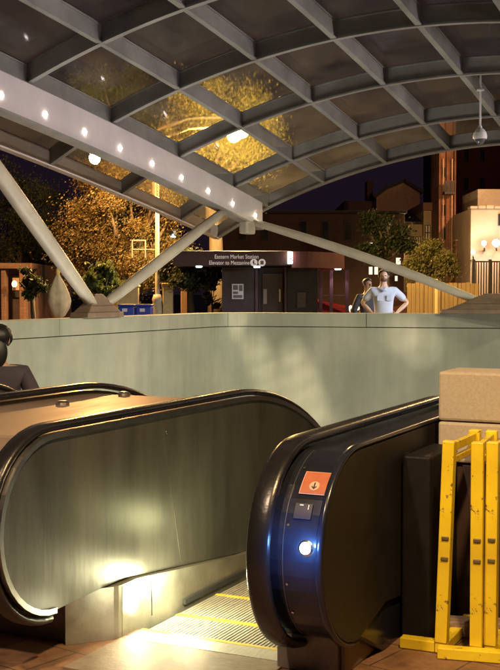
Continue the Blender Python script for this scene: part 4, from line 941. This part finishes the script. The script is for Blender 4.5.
def tree(label, base, H, crown_c, crown_r, nleaf, lm, lsize=.036, seed=1, trunk_r=.16, ncl=40, cat='tree'):
    rnd = random.Random(seed); base = Vector(base); t = thing('tree', label, cat, base)
    cc = Vector(crown_c); cr_ = Vector(crown_r); cls = []
    for k in range(ncl):
        while True:
            q = Vector((rnd.uniform(-1,1), rnd.uniform(-1,1), rnd.uniform(-1,1)))
            if .15 < q.length < 1: break
        cls.append((cc+Vector((q.x*cr_.x,q.y*cr_.y,q.z*cr_.z)), rnd.uniform(.16,.34)*min(cr_)))
    bm = BM(); fork = base.lerp(Vector((cc.x,cc.y,cc.z)), .5); fork.z = base.z + (cc.z-cr_.z-base.z)*.95+.2
    tube(bm, [base, base.lerp(fork,.5)+Vector((.05,0,0)), fork], [trunk_r*1.3, trunk_r, trunk_r*.8], 10)
    obj('trunk', bm, bark, t, smooth=True)
    bm = BM()
    for (p, r) in cls[:22]:
        mid = fork.lerp(p, .5)+Vector((rnd.uniform(-.25,.25), rnd.uniform(-.25,.25), .15)); tube(bm, [fork, mid, p], [trunk_r*.5, trunk_r*.28, .015], 7)
    obj('limbs', bm, bark, t, smooth=True)
    verts = []; faces = []
    for k in range(nleaf):
        p, r = cls[rnd.randrange(ncl)]; r *= rnd.choice((.7,.9,1.0,1.35))
        q = Vector((rnd.gauss(0,1), rnd.gauss(0,1), rnd.gauss(0,.75)))*r*.62
        c = p+q; s = lsize*rnd.uniform(.45,1.0)**.6*rnd.choice((.8,1,1,1.45)); n = Vector((rnd.gauss(0,1), rnd.gauss(0,1), rnd.gauss(0,1))).normalized(); a_ = n.orthogonal().normalized(); b_ = n.cross(a_)
        i0 = len(verts); verts += [c-a_*s, c+b_*s*.5+n*s*.1, c+a_*s, c-b_*s*.5+n*s*.1]; faces.append((i0,i0+1,i0+2,i0+3))
    me = bpy.data.meshes.new('crown'); me.from_pydata([v-base for v in verts], [], faces); me.materials.append(lm); o = bpy.data.objects.new('crown', me); COL.objects.link(o); o.parent = t
    return t
def tr(label, px, d, pyc, rx_px, ry_px, nleaf, lm, seed, **k):
    c = at(px, pyc, d); rx = rx_px/F*d; rz_ = ry_px/F*d
    return tree(label, (c.x, c.y, 0), c.z+rz_, c, (rx, rx*.8, rz_), nleaf, lm, seed=seed, **k)
tr('big orange lit tree behind the left strut', 118, 31, 225, 62, 75, 120000, leaf2, 3, ncl=55, trunk_r=.22)
tr('yellow lit tree behind the street lamp head, seen through the glass roof', 215, 30.5, 150, 62, 62, 100000, leafy, 5, ncl=60, trunk_r=.2)
tr('yellow lit tree crown above the left eave of the canopy', 120, 34, 120, 60, 40, 40000, leaf1, 8, ncl=34, trunk_r=.2)
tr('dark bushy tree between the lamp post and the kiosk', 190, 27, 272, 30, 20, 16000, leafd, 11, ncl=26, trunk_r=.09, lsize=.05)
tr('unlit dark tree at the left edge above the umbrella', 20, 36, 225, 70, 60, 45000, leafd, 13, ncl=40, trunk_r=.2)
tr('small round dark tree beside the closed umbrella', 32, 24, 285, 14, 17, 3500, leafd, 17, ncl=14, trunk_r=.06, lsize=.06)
tr('low green shrub between the strut foot and the street lamp', 103, 25, 285, 22, 18, 10000, leaf1, 19, ncl=20, trunk_r=.06, lsize=.06)
tr('small yellow lit tree in front of the cream house and brick tower', 432, 33, 262, 26, 26, 26000, leafy, 23, ncl=26, trunk_r=.07, lsize=.042)
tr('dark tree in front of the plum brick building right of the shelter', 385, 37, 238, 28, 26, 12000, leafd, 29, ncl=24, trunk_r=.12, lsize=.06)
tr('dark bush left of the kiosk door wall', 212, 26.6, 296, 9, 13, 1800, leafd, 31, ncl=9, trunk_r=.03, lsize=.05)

hq = at(98, 158, D16)  # second arm and amber head, added to light the big orange tree
bm = BM(); tube(bm, [sp_+Vector((0,0,topz-.3)), (sp_*.5+Vector((hq.x,hq.y,0))*.5)+Vector((0,0,hq.z+.3)), Vector((hq.x,hq.y,hq.z+.22))], .03, 10); obj('arm', bm, polem, lampp, smooth=True)
bm = BM(); ellip(bm, hq+Vector((0,0,.12)), (.22,.18,.10)); obj('lamp_head', bm, polem, lampp, smooth=True)
bm = BM(); ellip(bm, hq+Vector((0,0,.06)), (.09,.08,.05)); obj('lens', bm, mat('amber_lens',(1,.7,.4),.3,emit=(1,.50,.16),es=5), lampp, smooth=True)
light('street_light', 'POINT', hq+Vector((0,0,-.2)), 2000, (1,.50,.16), .12)
q = gnd(430, 43); t = thing('street_lamp', 'low added amber lamp hidden behind the small yellow lit tree', 'street lamp', q)  # unseen lamp added to brighten the cream house and tower foot
bm = BM(); tube(bm, [q, q+Vector((0,0,2.5))], [.05,.04], 12); obj('pole', bm, mat('pole_dark',(.05,.045,.04),.5), t, smooth=True)
bm = BM(); ellip(bm, q+Vector((0,0,2.6)), (.14,.14,.12)); obj('lamp_head', bm, mat('amber_lens',(1,.7,.4)), t, smooth=True)
light('street_light', 'POINT', q+Vector((0,-.3,2.9)), 420, (1,.66,.30), .1)
# added lamps beyond the right edge that light the fence, the tree and the tower
for k, (px_, d, z_, e_, col_) in enumerate(((525, 28.0, 5.2, 700, (1,.66,.26)), (560, 42, 7.5, 2300, (1,.50,.22)))):
    q = gnd(px_, d); t = thing('street_lamp', ['shorter added lamp beyond the right edge near the board fence','taller added lamp beyond the right edge near the cream building'][k], 'street lamp', q)
    bm = BM(); tube(bm, [q, q+Vector((0,0,z_))], [.07,.045], 12); obj('pole', bm, polem, t, smooth=True)
    bm = BM(); ellip(bm, q+Vector((0,0,z_+.05)), (.2,.2,.12)); obj('lamp_head', bm, mat('sodium_lens',(1,.85,.5)), t, smooth=True)
    light('street_light', 'POINT', q+Vector((0,-.35,z_+.1)), e_, col_, .12)

# ------------------------------------------------------------------ light on the near floor: added spots without fixtures
light('near_fill', 'SPOT', (-.25, 2.6, 3.9), 620, (1.0,.66,.30), .12, target=(-1.1,4.6,.2), spot=R(95), blend=.6)
light('near_fill', 'SPOT', (-2.3, .4, 4.6), 680, (1.0,.70,.46), .12, target=(-3.0,4.0,.6), spot=R(62), blend=.7)
light('wall_fill', 'SPOT', (-.3,3.6,3.9), 1000, (1.0,.78,.40), .12, target=(-8.66,10.5,.2), spot=R(40), blend=.9)  # added warm fill on the left wall, no fixture there
# added area fills low in the pit, brightening the canopy from below
light('pit_fill', 'AREA', (-6.8,12.5,-3.1), 230, (1.0,.95,.84), size=2.4, target=(-6.0,12.5,3))
light('pit_fill', 'AREA', (-3.2,10.5,-2.3), 170, (1.0,.95,.84), size=1.2, target=(-3.4,10.5,3))
# added narrow spots shaping light patches on the end wall, no fixtures
for (tx, tz, e_, an) in ((-8.52,1.0,700,1.9), (-8.5,.75,500,1.3), (-8.16,.55,600,2.2), (-8.08,.3,650,2.5), (-7.98,.02,650,2.7), (-7.88,-.25,600,2.8), (-7.55,.5,500,2.2), (-7.48,.22,650,2.7), (-7.38,-.08,700,3.0), (-7.28,-.4,700,3.1), (-7.18,-.72,600,3.2), (-5.8,.8,420,3.2), (-5.45,.6,420,3.4)):
    light('wall_beam', 'SPOT', (-1.6, 9.6, 3.9), e_*2.9, (1.0,.88,.60), .05, target=(tx, yl(tx), tz), spot=R(an*1.45), blend=1.0)

light('end_fill', 'SPOT', (-.3, 18.3, 3.0), 1500, (.90,.92,1.0), .1, target=(mp.x+.2, mp.y, 1.45), spot=R(24), blend=.8)  # added spot brightening the people behind the wall, no fixture
# ------------------------------------------------------------------ world, moon-weak sun, camera
w = bpy.data.worlds.new('World'); scene.world = w; w.use_nodes = True; nt = w.node_tree
sky = nt.nodes.new('ShaderNodeTexSky'); sky.sky_type = 'NISHITA'; sky.sun_disc = False; sky.sun_elevation = R(-5); sky.sun_rotation = R(200)
nt.links.new(sky.outputs[0], nt.nodes['Background'].inputs['Color']); nt.nodes['Background'].inputs['Strength'].default_value = .05
bg2 = nt.nodes.new('ShaderNodeBackground'); bg2.inputs['Color'].default_value = (.42,.24,.46,1); bg2.inputs['Strength'].default_value = .018   # city glow of the night sky
adds = nt.nodes.new('ShaderNodeAddShader'); nt.links.new(nt.nodes['Background'].outputs[0], adds.inputs[0]); nt.links.new(bg2.outputs[0], adds.inputs[1]); nt.links.new(adds.outputs[0], nt.nodes['World Output'].inputs['Surface'])
sl_ = bpy.data.lights.new('sun', 'SUN'); sl_.energy = .004; sl_.angle = R(.5); so_ = bpy.data.objects.new('sun', sl_); COL.objects.link(so_); so_.rotation_euler = (R(60), 0, R(200))
cd = bpy.data.cameras.new('camera'); cd.lens = F/670*36; cd.sensor_width = 36; cd.sensor_fit = 'AUTO'; cd.clip_end = 1500; cd.clip_start = .05
cam = bpy.data.objects.new('camera', cd); COL.objects.link(cam); cam.location = (0,0,EYE); cam.rotation_euler = (R(90)-TH, 0, YAW); scene.camera = cam
vs = scene.view_settings; vs.view_transform = 'Standard'; vs.look = 'None'; vs.exposure = 0.28; vs.gamma = 1; vs.use_curve_mapping = False
scene.cycles.use_denoising = True; scene.cycles.max_bounces = 8; scene.cycles.transparent_max_bounces = 24; scene.cycles.sample_clamp_indirect = 4
